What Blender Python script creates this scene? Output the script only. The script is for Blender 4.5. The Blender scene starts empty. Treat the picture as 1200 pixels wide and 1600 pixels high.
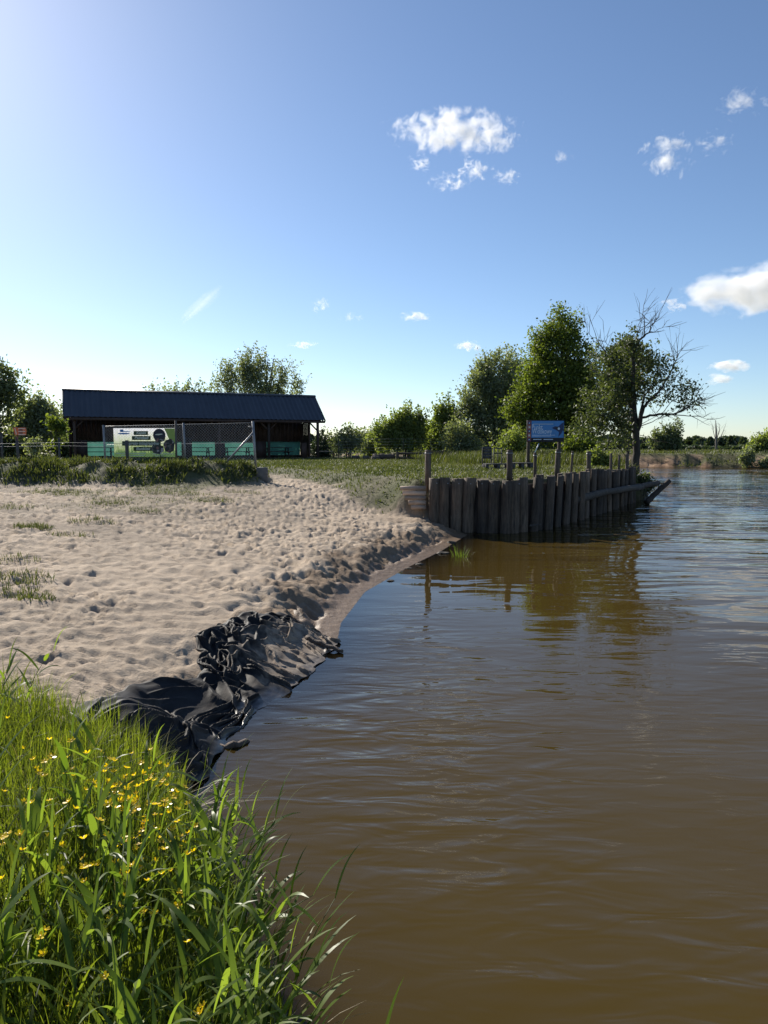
import bpy, bmesh, math, random
import numpy as np
from mathutils import Vector, Matrix
R = math.radians
rng = np.random.default_rng(7)
random.seed(7)
scene = bpy.context.scene
COL = scene.collection

# ------------------------------------------------------------------ camera
F = 26 / 36 * 1600            # focal length in photo pixels (1200 x 1600)
H = 2.2                       # eye height above the water
HOR = 698                     # row of the horizon in the photo
PITCH = math.atan((800 - HOR) / F)
cam = bpy.data.cameras.new('camera')
cam.sensor_fit = 'VERTICAL'; cam.sensor_height = 36; cam.lens = 26
cam.clip_start = 0.05; cam.clip_end = 20000
cam_o = bpy.data.objects.new('camera', cam); COL.objects.link(cam_o)
cam_o.location = (0, 0, H); cam_o.rotation_euler = (R(90) - PITCH, 0, 0)
scene.camera = cam_o

# ------------------------------------------------------------------ sky, sun, exposure
SUN_EL, SUN_AZ = R(30), R(-34)       # azimuth measured from +Y, negative = to the left
world = bpy.data.worlds.new('World'); scene.world = world; world.use_nodes = True
wn = world.node_tree; wn.nodes.clear()
sky = wn.nodes.new('ShaderNodeTexSky'); sky.sky_type = 'NISHITA'; sky.sun_disc = False
sky.sun_elevation = SUN_EL; sky.sun_rotation = SUN_AZ
sky.altitude = 100; sky.air_density = 0.85; sky.dust_density = 0.27; sky.ozone_density = 3.4
bg = wn.nodes.new('ShaderNodeBackground'); bg.inputs[1].default_value = 0.076
wo = wn.nodes.new('ShaderNodeOutputWorld')
wn.links.new(sky.outputs[0], bg.inputs[0]); wn.links.new(bg.outputs[0], wo.inputs[0])
SUN_DIR = Vector((math.sin(SUN_AZ) * math.cos(SUN_EL), math.cos(SUN_AZ) * math.cos(SUN_EL), math.sin(SUN_EL)))
sun = bpy.data.lights.new('sun', 'SUN'); sun.energy = 4.6; sun.angle = R(0.5); sun.color = (1.0, 0.93, 0.82)
sun_o = bpy.data.objects.new('sun', sun); COL.objects.link(sun_o)
sun_o.rotation_euler = (-SUN_DIR).to_track_quat('-Z', 'Y').to_euler()
scene.view_settings.view_transform = 'Standard'; scene.view_settings.look = 'None'
scene.view_settings.exposure = 0.80; scene.view_settings.gamma = 1.0
scene.render.engine = 'CYCLES'
cy = scene.cycles
cy.max_bounces = 8; cy.diffuse_bounces = 3; cy.glossy_bounces = 3; cy.transmission_bounces = 4
cy.transparent_max_bounces = 12; cy.volume_bounces = 6; cy.use_denoising = True
cy.sample_clamp_indirect = 6; cy.caustics_reflective = False; cy.caustics_refractive = False

# ------------------------------------------------------------------ pixel helpers (photo pixels -> places)
SP, CP = math.sin(PITCH), math.cos(PITCH)
def ray(px, py):
    x = (px - 600) / F; v = (800 - py) / F
    return (x, CP + v * SP, -SP + v * CP)
def on_z(px, py, z=0.0):
    d = ray(px, py); t = (z - H) / d[2]
    return (d[0] * t, d[1] * t)
def at_y(px, py, Y):
    d = ray(px, py); t = Y / d[1]
    return Vector((d[0] * t, Y, H + d[2] * t))

# ------------------------------------------------------------------ mesh helpers
def mesh_np(name, verts, quads=None, tris=None, attrs=None, smooth=False, mats=None):
    verts = np.asarray(verts, dtype=np.float32).reshape(-1, 3)
    me = bpy.data.meshes.new(name)
    me.vertices.add(len(verts)); me.vertices.foreach_set('co', verts.ravel())
    parts, starts, tot = [], [], 0
    if quads is not None and len(quads):
        q = np.asarray(quads, dtype=np.int32).reshape(-1, 4); parts.append(q.ravel())
        starts.append(tot + np.arange(len(q), dtype=np.int32) * 4); tot += q.size
    if tris is not None and len(tris):
        t = np.asarray(tris, dtype=np.int32).reshape(-1, 3); parts.append(t.ravel())
        starts.append(tot + np.arange(len(t), dtype=np.int32) * 3); tot += t.size
    loops = np.concatenate(parts); st = np.concatenate(starts).astype(np.int32)
    me.loops.add(len(loops)); me.loops.foreach_set('vertex_index', loops)
    me.polygons.add(len(st)); me.polygons.foreach_set('loop_start', st)
    if smooth: me.polygons.foreach_set('use_smooth', np.ones(len(st), dtype=bool))
    me.update(calc_edges=True)
    for k, (typ, data) in (attrs or {}).items():
        a = me.attributes.new(k, typ, 'POINT')
        a.data.foreach_set('value' if typ == 'FLOAT' else 'color', np.asarray(data, dtype=np.float32).ravel())
    for m in (mats or []): me.materials.append(m)
    return me
def link(name, me, parent=None, loc=None, rotz=None):
    o = bpy.data.objects.new(name, me); COL.objects.link(o)
    if parent is not None: o.parent = parent
    if loc is not None: o.location = loc
    if rotz is not None: o.rotation_euler = (0, 0, rotz)
    return o
def tag(o, label=None, cat=None, group=None, kind=None):
    if label: o['label'] = label
    if cat: o['category'] = cat
    if group: o['group'] = group
    if kind: o['kind'] = kind
    return o
def thing(name, label, cat, loc=(0, 0, 0), rotz=0, group=None):
    o = bpy.data.objects.new(name, None); COL.objects.link(o); o.empty_display_size = .2
    o.location = loc; o.rotation_euler = (0, 0, rotz)
    return tag(o, label, cat, group)

class MB:
    """collects shapes for ONE mesh"""
    def __init__(s): s.v = []; s.q = []; s.t = []; s.n = 0
    def add(s, verts, quads=(), tris=()):
        for f in quads: s.q.append([i + s.n for i in f])
        for f in tris: s.t.append([i + s.n for i in f])
        s.v.extend([tuple(p) for p in verts]); s.n += len(verts)
        return s
    def box(s, c, d, rot=None, bev=0.0):
        hx, hy, hz = d[0] / 2, d[1] / 2, d[2] / 2
        if bev > 0:
            b = min(bev, hx * .9, hy * .9, hz * .9)
            pts = []
            for sx in (-1, 1):
                for sy in (-1, 1):
                    for sz in (-1, 1):
                        pts += [(sx * (hx - b), sy * (hy - b), sz * hz), (sx * (hx - b), sy * hy, sz * (hz - b)), (sx * hx, sy * (hy - b), sz * (hz - b))]
            bm = bmesh.new()
            for p in pts: bm.verts.new(p)
            bmesh.ops.convex_hull(bm, input=bm.verts)
            bm.verts.ensure_lookup_table(); bm.verts.index_update()
            vs = [v.co.copy() for v in bm.verts]
            tr = [[v.index for v in f.verts] for f in bm.faces if len(f.verts) == 3]
            qd = [[v.index for v in f.verts] for f in bm.faces if len(f.verts) == 4]
            bm.free()
        else:
            vs = [Vector((sx * hx, sy * hy, sz * hz)) for sx in (-1, 1) for sy in (-1, 1) for sz in (-1, 1)]
            qd = [(0, 1, 3, 2), (4, 6, 7, 5), (0, 4, 5, 1), (2, 3, 7, 6), (0, 2, 6, 4), (1, 5, 7, 3)]; tr = []
        M = rot if rot is not None else Matrix.Identity(3)
        s.add([(M @ v) + Vector(c) for v in vs], qd, tr); return s
    def bar(s, a, b, w, t, up=(0, 0, 1), bev=0.0):
        a, b = Vector(a), Vector(b); d = b - a; L = d.length; d.normalize()
        u = Vector(up); x = d.cross(u)
        if x.length < 1e-4: x = d.cross(Vector((0, 1, 0)))
        x.normalize(); z = x.cross(d)
        M = Matrix((x, d, z)).transposed()
        return s.box((a + b) / 2, (w, L, t), M, bev)
    def tube(s, pts, rad, n=7, cap=True, wob=0.0):
        pts = [Vector(p) for p in pts]
        if not hasattr(rad, '__len__'): rad = [rad] * len(pts)
        base = s.n; prev = None; vs = []
        for i, p in enumerate(pts):
            d = (pts[min(i + 1, len(pts) - 1)] - pts[max(i - 1, 0)]).normalized()
            if prev is None:
                x = d.cross(Vector((0, 0, 1)))
                if x.length < .05: x = d.cross(Vector((0, 1, 0)))
            else: x = prev - d * prev.dot(d)
            x.normalize(); prev = x; y = d.cross(x)
            for k in range(n):
                a = 2 * math.pi * k / n; r = rad[i] * (1 + (random.uniform(-wob, wob) if wob else 0))
                vs.append(p + x * (math.cos(a) * r) + y * (math.sin(a) * r))
        q = [(i * n + k, i * n + (k + 1) % n, (i + 1) * n + (k + 1) % n, (i + 1) * n + k) for i in range(len(pts) - 1) for k in range(n)]
        t = []
        if cap:
            vs.append(pts[0]); vs.append(pts[-1]); c0, c1 = len(vs) - 2, len(vs) - 1; e = (len(pts) - 1) * n
            for k in range(n): t.append((c0, (k + 1) % n, k)); t.append((c1, e + k, e + (k + 1) % n))
        s.add(vs, q, t); return s
    def build(s, name, mat, parent=None, smooth=False, loc=None, rotz=None):
        me = mesh_np(name, s.v, s.q, s.t, smooth=smooth, mats=[mat])
        return link(name, me, parent, loc, rotz)

# ------------------------------------------------------------------ noise
def _hash(ix, iy, seed):
    n = (ix.astype(np.int64) * 374761393 + iy.astype(np.int64) * 668265263 + seed * 144665) & 0x7fffffff
    n = (n ^ (n >> 13)) * 1274126177 & 0x7fffffff
    return ((n ^ (n >> 16)) & 0xffff) / 65535.0
def vnoise(x, y, seed=0):
    x = np.asarray(x, dtype=np.float64); y = np.asarray(y, dtype=np.float64)
    ix, iy = np.floor(x), np.floor(y); fx, fy = x - ix, y - iy
    fx = fx * fx * (3 - 2 * fx); fy = fy * fy * (3 - 2 * fy)
    a, b = _hash(ix, iy, seed), _hash(ix + 1, iy, seed); c, d = _hash(ix, iy + 1, seed), _hash(ix + 1, iy + 1, seed)
    return (a * (1 - fx) + b * fx) * (1 - fy) + (c * (1 - fx) + d * fx) * fy * 1.0
def fbm(x, y, o=4, seed=0):
    s = 0; a = .5; t = 0
    for i in range(o):
        s = s + a * vnoise(x * 2 ** i + 17.3 * i, y * 2 ** i - 9.1 * i, seed + i); t += a; a *= .5
    return s / t
def sstep(a, b, x):
    t = np.clip((np.asarray(x, dtype=np.float64) - a) / (b - a), 0, 1); return t * t * (3 - 2 * t)
# ------------------------------------------------------------------ materials
def new_mat(name):
    m = bpy.data.materials.new(name); m.use_nodes = True
    nt = m.node_tree; b = nt.nodes.get('Principled BSDF'); return m, nt, b
def N(nt, t, **kw):
    n = nt.nodes.new(t)
    for k, v in kw.items(): setattr(n, k, v)
    return n
def L(nt, a, b): nt.links.new(a, b)
def noise_n(nt, scale, detail=4, vec=None, rough=.55, mapping=None):
    n = N(nt, 'ShaderNodeTexNoise'); n.inputs['Scale'].default_value = scale; n.inputs['Detail'].default_value = detail
    n.inputs['Roughness'].default_value = rough
    if vec is None:
        tc = N(nt, 'ShaderNodeTexCoord'); vec = tc.outputs['Object']
    if mapping:
        mp = N(nt, 'ShaderNodeMapping'); mp.inputs['Scale'].default_value = mapping; L(nt, vec, mp.inputs[0]); vec = mp.outputs[0]
    L(nt, vec, n.inputs['Vector']); return n
def ramp(nt, fac, stops):
    r = N(nt, 'ShaderNodeValToRGB'); e = r.color_ramp.elements
    while len(e) < len(stops): e.new(.5)
    for i, (p, c) in enumerate(stops):
        e[i].position = p; e[i].color = (*c, 1) if len(c) == 3 else c
    L(nt, fac, r.inputs[0]); return r.outputs[0]
def mixc(nt, fac, a, b, mode='MIX'):
    n = N(nt, 'ShaderNodeMix', data_type='RGBA', blend_type=mode)
    for sock, v in ((n.inputs[0], fac), (n.inputs[6], a), (n.inputs[7], b)):
        if isinstance(v, (int, float)): sock.default_value = v
        elif isinstance(v, tuple): sock.default_value = (*v, 1)
        else: L(nt, v, sock)
    return n.outputs[2]
def mth(nt, op, a, b=None, c=None, clamp=False):
    n = N(nt, 'ShaderNodeMath', operation=op); n.use_clamp = clamp
    for i, v in enumerate((a, b, c)):
        if v is None: continue
        if isinstance(v, (int, float)): n.inputs[i].default_value = v
        else: L(nt, v, n.inputs[i])
    return n.outputs[0]
def attr(nt, name):
    return N(nt, 'ShaderNodeAttribute', attribute_name=name)
def bump(nt, h, strength, dist, nrm=None):
    b = N(nt, 'ShaderNodeBump'); b.inputs['Strength'].default_value = strength; b.inputs['Distance'].default_value = dist
    L(nt, h, b.inputs['Height'])
    if nrm is not None: L(nt, nrm, b.inputs['Normal'])
    return b.outputs[0]

def simple(name, col, rough=.7, var=.25, scale=6, metal=0.0, bmp=0.0, stretch=None, bscale=None):
    """a plain surface with mottling"""
    m, nt, b = new_mat(name)
    n = noise_n(nt, scale, 5, mapping=stretch)
    lo = tuple(c * (1 - var) for c in col); hi = tuple(min(1, c * (1 + var)) for c in col)
    L(nt, ramp(nt, n.outputs[0], [(.3, lo), (.7, hi)]), b.inputs['Base Color'])
    b.inputs['Roughness'].default_value = rough; b.inputs['Metallic'].default_value = metal
    if bmp:
        n2 = noise_n(nt, bscale or scale * 4, 5, mapping=stretch); L(nt, bump(nt, n2.outputs[0], .6, bmp), b.inputs['Normal'])
    return m

def leaf_mat(name, dark, light, trans=.45, gloss=.55, attrname='v'):
    """leaf / blade: diffuse + translucent, varied per leaf"""
    m, nt, b = new_mat(name)
    a = attr(nt, attrname)
    c = ramp(nt, a.outputs['Fac'], [(0.0, dark), (1.0, light)])
    b.inputs['Roughness'].default_value = gloss
    b.inputs['Specular IOR Level'].default_value = .35
    L(nt, c, b.inputs['Base Color'])
    tr = N(nt, 'ShaderNodeBsdfTranslucent')
    tc = mixc(nt, 1.0, c, (1.5, 1.55, .55), 'MULTIPLY'); L(nt, tc, tr.inputs[0])
    mx = N(nt, 'ShaderNodeMixShader'); mx.inputs[0].default_value = trans
    L(nt, b.outputs[0], mx.inputs[1]); L(nt, tr.outputs[0], mx.inputs[2])
    L(nt, mx.outputs[0], nt.nodes['Material Output'].inputs[0]); return m

M = {}
M['bark'] = simple('bark', (.055, .045, .036), .9, .45, 5, bmp=.02, stretch=(1, 1, .25))
M['pale_bark'] = simple('pale_bark', (.16, .14, .12), .85, .35, 4, bmp=.01, stretch=(1, 1, .25))
M['leaf_alder'] = leaf_mat('leaf_alder', (.058, .088, .022), (.185, .225, .05), .48)
M['leaf_willow'] = leaf_mat('leaf_willow', (.12, .145, .095), (.30, .33, .22), .42)
M['leaf_bright'] = leaf_mat('leaf_bright', (.105, .145, .045), (.26, .30, .11), .47)
M['leaf_dark'] = leaf_mat('leaf_dark', (.075, .098, .058), (.19, .22, .125), .45)
M['leaf_deep'] = leaf_mat('leaf_deep', (.040, .056, .026), (.115, .138, .062), .36)
M['leaf_far'] = leaf_mat('leaf_far', (.045, .068, .04), (.085, .11, .06), .25)
M['needle'] = leaf_mat('needle', (.025, .042, .022), (.06, .085, .045), .15)
M['blade'] = leaf_mat('blade', (.060, .085, .013), (.19, .225, .036), .58, .45)
M['reed'] = leaf_mat('reed', (.075, .12, .022), (.18, .24, .055), .55, .42)
M['straw'] = leaf_mat('straw', (.26, .21, .13), (.40, .34, .23), .3, .6)
M['turf'] = leaf_mat('turf', (.045, .062, .020), (.12, .13, .05), .35, .6)
M['petal'] = leaf_mat('petal', (.80, .52, .01), (.88, .66, .02), .35, .3)
M['stem'] = leaf_mat('stem', (.06, .10, .02), (.12, .16, .04), .3, .5)

def wood(name, a, b_, sc=3.0, stretch=(6, 6, .8), rough=.85):
    m, nt, b = new_mat(name)
    n = noise_n(nt, sc, 6, mapping=stretch, rough=.75)
    n2 = noise_n(nt, 1.3, 3)
    c = ramp(nt, n.outputs[0], [(.3, a), (.72, b_)])
    c = mixc(nt, 1.0, c, ramp(nt, n2.outputs[0], [(.3, (.65, .65, .65)), (.7, (1.2, 1.15, 1.1))]), 'MULTIPLY')
    oi = N(nt, 'ShaderNodeObjectInfo')
    c = mixc(nt, 1.0, c, ramp(nt, oi.outputs['Random'], [(0, (.58, .58, .58)), (1, (1.45, 1.40, 1.33))]), 'MULTIPLY')
    L(nt, c, b.inputs['Base Color']); b.inputs['Roughness'].default_value = rough
    L(nt, bump(nt, n.outputs[0], .9, .022), b.inputs['Normal']); return m
M['plank'] = wood('old_plank', (.018, .0135, .010), (.185, .138, .102), 2.6, (6, 6, .7))
M['log'] = wood('grey_log', (.045, .038, .032), (.15, .13, .108), 2.5, (3, 3, 3))
M['fresh_log'] = wood('pale_log', (.38, .29, .23), (.62, .50, .42), 2.5, (2, 6, 6))
M['post'] = wood('dark_post', (.04, .031, .025), (.15, .115, .092), 2.4, (7, 7, .8))
M['shed_wood'] = wood('brown_stain', (.036, .022, .018), (.095, .056, .045), 2.2, (5, 5, .6), .7)
M['pallet'] = wood('grey_pallet', (.045, .045, .05), (.12, .12, .125), 2.5, (5, 5, 2))
M['galv'] = simple('galvanised', (.26, .265, .27), .5, .2, 20, .5)
M['rust_pipe'] = simple('dark_pipe', (.10, .085, .075), .7, .35, 9, .2)
M['wire'] = simple('wire', (.4, .41, .42), .5, .1, 5, .6)
M['concrete'] = simple('concrete', (.15, .135, .12), .9, .25, 8, bmp=.01)
M['mud'] = simple('mud', (.055, .042, .030), .8, .3, 20, bmp=.01)
M['white'] = simple('white_print', (.66, .67, .68), .5, .04, 3)
M['white_plastic'] = simple('white_plastic', (.72, .72, .70), .5, .08, 4)

# corrugated roof sheet
m, nt, b = new_mat('roof_sheet')
n = noise_n(nt, 1.2, 5); n2 = noise_n(nt, .5, 4, mapping=(6, .7, .7))
c = ramp(nt, n.outputs[0], [(.3, (.022, .028, .040)), (.7, (.034, .042, .058))])
c = mixc(nt, .35, c, ramp(nt, n2.outputs[0], [(.35, (.02, .025, .034)), (.7, (.06, .066, .078))]))
L(nt, c, b.inputs['Base Color']); b.inputs['Roughness'].default_value = .42; b.inputs['Specular IOR Level'].default_value = .5
M['roof'] = m
# teal netting, light comes through it
m, nt, b = new_mat('teal_screen')
n = noise_n(nt, 1.5, 4)
c = ramp(nt, n.outputs[0], [(.3, (.045, .16, .13)), (.7, (.075, .22, .18))])
L(nt, c, b.inputs['Base Color']); b.inputs['Roughness'].default_value = .6
tr = N(nt, 'ShaderNodeBsdfTranslucent'); L(nt, c, tr.inputs[0])
mx = N(nt, 'ShaderNodeMixShader'); mx.inputs[0].default_value = .45
L(nt, b.outputs[0], mx.inputs[1]); L(nt, tr.outputs[0], mx.inputs[2]); L(nt, mx.outputs[0], nt.nodes['Material Output'].inputs[0])
M['teal'] = m

# ground: sand, grass, wet margin and raw soil by where they lie
m, nt, b = new_mat('ground')
g = attr(nt, 'gm'); sep = N(nt, 'ShaderNodeSeparateColor'); L(nt, g.outputs['Color'], sep.inputs[0])
fbk = attr(nt, 'soil')
nA = noise_n(nt, .9, 6); nB = noise_n(nt, 7, 6, rough=.65); nC = noise_n(nt, 55, 4, rough=.7)
sandc = ramp(nt, nA.outputs[0], [(.3, (.375, .285, .198)), (.7, (.48, .38, .275))])
sandc = mixc(nt, .5, sandc, ramp(nt, nB.outputs[0], [(.3, (.28, .21, .15)), (.6, (.50, .40, .295))]))
sandc = mixc(nt, .4, sandc, ramp(nt, nC.outputs[0], [(.3, (.25, .19, .14)), (.7, (.50, .415, .325))]))
dirtc = ramp(nt, nB.outputs[0], [(.3, (.075, .058, .042)), (.7, (.17, .135, .10))])
grassc = ramp(nt, nB.outputs[0], [(.28, (.045, .055, .02)), (.5, (.085, .09, .036)), (.72, (.14, .125, .07))])
grassc = mixc(nt, .4, grassc, ramp(nt, nA.outputs[0], [(.35, (.06, .075, .026)), (.65, (.15, .125, .078))]))
base = mixc(nt, sep.outputs[0], dirtc, sandc)
base = mixc(nt, sep.outputs[1], base, grassc)
nS = noise_n(nt, .75, 6, rough=.7, mapping=(.6, .6, 2.2)); soilc = ramp(nt, nS.outputs[0], [(.34, (.07, .045, .028)), (.44, (.22, .14, .085)), (.55, (.40, .26, .16)), (.68, (.52, .38, .25))])
base = mixc(nt, fbk.outputs['Fac'], base, soilc)
wetc = mixc(nt, 1.0, base, (.42, .355, .295), 'MULTIPLY')
base = mixc(nt, sep.outputs[2], base, wetc)
L(nt, base, b.inputs['Base Color'])
shiny = mth(nt, 'MULTIPLY', sep.outputs[2], mth(nt, 'GREATER_THAN', sep.outputs[2], .85))
L(nt, mth(nt, 'MULTIPLY_ADD', shiny, -.42, .95), b.inputs['Roughness'])
b.inputs['Specular IOR Level'].default_value = .25
dry = mth(nt, 'MULTIPLY_ADD', shiny, -.8, 1.0)
bA = bump(nt, mth(nt, 'MULTIPLY', nC.outputs[0], dry), .8, .016); L(nt, bump(nt, nB.outputs[0], .55, .06, bA), b.inputs['Normal'])
M['ground'] = m

# river: murky brown, clear only where it is shallow
m, nt, b = new_mat('river_water')
dp = attr(nt, 'depth'); rp = attr(nt, 'rip')
tc = N(nt, 'ShaderNodeTexCoord')
def wave(scale, mapping, rot, det=3):
    mp = N(nt, 'ShaderNodeMapping'); mp.inputs['Scale'].default_value = mapping; mp.inputs['Rotation'].default_value = (0, 0, rot)
    L(nt, tc.outputs['Object'], mp.inputs[0])
    n = N(nt, 'ShaderNodeTexNoise'); n.inputs['Scale'].default_value = scale; n.inputs['Detail'].default_value = det
    n.inputs['Distortion'].default_value = .6
    L(nt, mp.outputs[0], n.inputs['Vector']); return n.outputs[0]
h1 = wave(.85, (.5, 1.7, 1), R(14), 1); h2 = wave(2.3, (.55, 1.6, 1), R(-12), 1.5); h3 = wave(.3, (.6, 1.4, 1), R(30), 1)
hh = mth(nt, 'MULTIPLY_ADD', h2, .24, h1); hh = mth(nt, 'MULTIPLY_ADD', h3, .8, hh)
hh = mth(nt, 'MULTIPLY', hh, rp.outputs['Fac'])
nr = attr(nt, 'near'); h4 = wave(4.2, (.5, 1.5, 1), R(22), 2); h5 = wave(1.6, (.55, 1.5, 1), R(-25), 2)
hh = mth(nt, 'ADD', hh, mth(nt, 'MULTIPLY', mth(nt, 'MULTIPLY_ADD', h4, .22, mth(nt, 'MULTIPLY', h5, .45)), nr.outputs['Fac']))
nrm = bump(nt, hh, 1.0, .11)
nz = noise_n(nt, .22, 4, vec=tc.outputs['Object'])
muck = ramp(nt, nz.outputs[0], [(.3, (.054, .0355, .0082)), (.7, (.068, .046, .0115))])
dif = N(nt, 'ShaderNodeBsdfDiffuse'); L(nt, muck, dif.inputs[0])
tra = N(nt, 'ShaderNodeBsdfTransparent'); tra.inputs[0].default_value = (.80, .68, .50, 1)
op = mth(nt, 'SUBTRACT', 1.0, mth(nt, 'EXPONENT', mth(nt, 'MULTIPLY', dp.outputs['Fac'], -7.0)), clamp=True)
body = N(nt, 'ShaderNodeMixShader'); L(nt, op, body.inputs[0]); L(nt, tra.outputs[0], body.inputs[1]); L(nt, dif.outputs[0], body.inputs[2])
gl = N(nt, 'ShaderNodeBsdfGlossy'); gl.inputs['Roughness'].default_value = .015; L(nt, nrm, gl.inputs['Normal'])
fr = N(nt, 'ShaderNodeFresnel'); fr.inputs['IOR'].default_value = 1.31; L(nt, nrm, fr.inputs['Normal'])
wm = N(nt, 'ShaderNodeMixShader'); L(nt, fr.outputs[0], wm.inputs[0]); L(nt, body.outputs[0], wm.inputs[1]); L(nt, gl.outputs[0], wm.inputs[2])
L(nt, wm.outputs[0], nt.nodes['Material Output'].inputs[0]); nt.nodes.remove(b)
M['water'] = m

# black woven sheet with dried silt on it
m, nt, b = new_mat('black_sheet')
si = attr(nt, 'silt'); we = attr(nt, 'wet')
nB = noise_n(nt, 9, 6, rough=.7); nC = noise_n(nt, 90, 3)
cl = ramp(nt, nB.outputs[0], [(.3, (.010, .010, .012)), (.7, (.022, .021, .022))])
sl = ramp(nt, nB.outputs[0], [(.3, (.16, .125, .095)), (.7, (.34, .275, .215))])
sf = mth(nt, 'MULTIPLY', si.outputs['Fac'], mth(nt, 'MULTIPLY_ADD', nB.outputs[0], 2.4, -.25), clamp=True)
c = mixc(nt, sf, cl, sl)
c = mixc(nt, we.outputs['Fac'], c, mixc(nt, 1.0, c, (.4, .38, .36), 'MULTIPLY'))
L(nt, c, b.inputs['Base Color'])
L(nt, mth(nt, 'ADD', mth(nt, 'MULTIPLY_ADD', we.outputs['Fac'], -.36, .66), mth(nt, 'MULTIPLY', sf, .28)), b.inputs['Roughness'])
L(nt, mth(nt, 'MULTIPLY_ADD', we.outputs['Fac'], .4, .16), b.inputs['Specular IOR Level'])
L(nt, bump(nt, nC.outputs[0], .35, .003, bump(nt, nB.outputs[0], .3, .01)), b.inputs['Normal'])
M['sheet'] = m

def flat_col(name, col, rough=.55):
    return simple(name, col, rough, .08, 3)
M['bar_green'] = flat_col('print_green', (.035, .065, .025))
M['lime'] = flat_col('print_lime', (.30, .42, .09))
M['cream'] = flat_col('print_cream', (.62, .64, .52))
M['sign_blue'] = simple('sign_blue', (.035, .20, .50), .4, .18, 1.2)
M['sign_navy'] = flat_col('sign_navy', (.008, .03, .12))
M['sign_dark'] = flat_col('sign_dark', (.012, .018, .035))
M['sign_white'] = flat_col('sign_white', (.62, .72, .84))
M['sign_red'] = flat_col('sign_red', (.28, .07, .05))
M['sign_pink'] = flat_col('sign_pink', (.45, .27, .24))
M['orange'] = flat_col('sign_orange', (.75, .16, .05))
M['orange_pale'] = flat_col('sign_orange_pale', (.78, .50, .40))
M['brown_red'] = flat_col('sign_brown', (.22, .045, .02))
m, nt, b = new_mat('print_meadow')          # printed grass picture: pale at the top, green blades below
tcn = N(nt, 'ShaderNodeTexCoord'); sx = N(nt, 'ShaderNodeSeparateXYZ'); L(nt, tcn.outputs['Object'], sx.inputs[0])
nn = noise_n(nt, 5, 6, mapping=(3.5, 1, .8), rough=.7)
ff = mth(nt, 'ADD', mth(nt, 'MULTIPLY', sx.outputs[2], -1.0), mth(nt, 'MULTIPLY_ADD', nn.outputs[0], .9, .22))
L(nt, ramp(nt, ff, [(.25, (.78, .79, .82)), (.6, (.62, .67, .50)), (.88, (.32, .42, .17)), (1.05, (.10, .18, .07))]), b.inputs['Base Color'])
b.inputs['Roughness'].default_value = .5; M['meadow'] = m
tr = N(nt, 'ShaderNodeBsdfTranslucent'); L(nt, b.inputs['Base Color'].links[0].from_socket, tr.inputs[0])
mx = N(nt, 'ShaderNodeMixShader'); mx.inputs[0].default_value = .5
L(nt, b.outputs[0], mx.inputs[1]); L(nt, tr.outputs[0], mx.inputs[2]); L(nt, mx.outputs[0], nt.nodes['Material Output'].inputs[0])
m, nt, b = new_mat('print_photo')           # printed snapshots, blurred patches of colour
vo = N(nt, 'ShaderNodeTexVoronoi'); vo.inputs['Scale'].default_value = 15
tcn = N(nt, 'ShaderNodeTexCoord'); nz = noise_n(nt, 6, 3, vec=tcn.outputs['Object'])
mm = N(nt, 'ShaderNodeMix', data_type='VECTOR'); mm.inputs[0].default_value = .25
L(nt, tcn.outputs['Object'], mm.inputs[4]); L(nt, nz.outputs['Color'], mm.inputs[5]); L(nt, mm.outputs[1], vo.inputs['Vector'])
se = N(nt, 'ShaderNodeSeparateColor'); L(nt, vo.outputs['Color'], se.inputs[0])
L(nt, ramp(nt, se.outputs[0], [(.0, (.01, .013, .015)), (.45, (.03, .035, .03)), (.55, (.30, .13, .11)), (.7, (.05, .06, .05)), (1, (.5, .45, .43))]), b.inputs['Base Color'])
b.inputs['Roughness'].default_value = .5; M['photo'] = m
# ------------------------------------------------------------------ terrain
WALL = [(1.15, 19.25), (2.2, 18.95), (3.3, 18.75), (4.4, 19.8), (5.6, 21.8), (7.2, 24.6), (8.7, 27.3), (10.1, 29.8)]
WIN = [(1.15, 19.45), (2.2, 19.16), (3.2, 18.97), (4.24, 19.94), (5.42, 21.93), (7.02, 24.72), (8.52, 27.42), (9.92, 29.92)]   # earth edge just behind the planks
SHORE = [((1.5, -60), 'grass'), ((.7, -6), 'grass'), ((.1, 0), 'grass'), ((.0, 1.5), 'grass'), ((-.36, 2.7), 'grass'), ((-.88, 3.7), 'grass'), ((-1.2, 4.4), 'grass'),
         ((-1.27, 4.9), 'beach'), ((-1.32, 5.5), 'beach'), ((-1.1, 6.19), 'beach'), ((-.87, 6.6), 'beach'), ((-.53, 8.05), 'beach'), ((-.54, 9.1), 'beach'),
         ((-.29, 11.1), 'beach'), ((.47, 13.5), 'beach'), ((1.2, 15.5), 'beach'), ((2.1, 18.45), 'beach'), ((1.95, 19.2), 'wall')] + \
        [(p, 'wall') for p in WIN[2:]] + \
        [((10.6, 30.4), 'nat'), ((11.5, 32), 'nat'), ((11.7, 36), 'nat'), ((12.6, 44), 'nat'), ((13.5, 54), 'nat'), ((9, 66), 'nat'), ((-1, 76), 'nat'), ((-14, 88), 'nat'),
         ((-60, 118), 'nat'), ((-400, 260), 'far'), ((-400, 300), 'far'), ((-60, 140), 'far'), ((-14, 108), 'far'), ((0, 97), 'far'), ((10, 89), 'far'), ((20, 82), 'far'),
         ((30, 79.5), 'far'), ((37, 78), 'far'), ((43, 74), 'far'), ((47, 66), 'far'), ((47, 40), 'far'), ((44, 0), 'far'), ((44, -60), 'far')]
SP_ = np.array([p for p, t in SHORE], dtype=float); ST = [t for p, t in SHORE]
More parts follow.
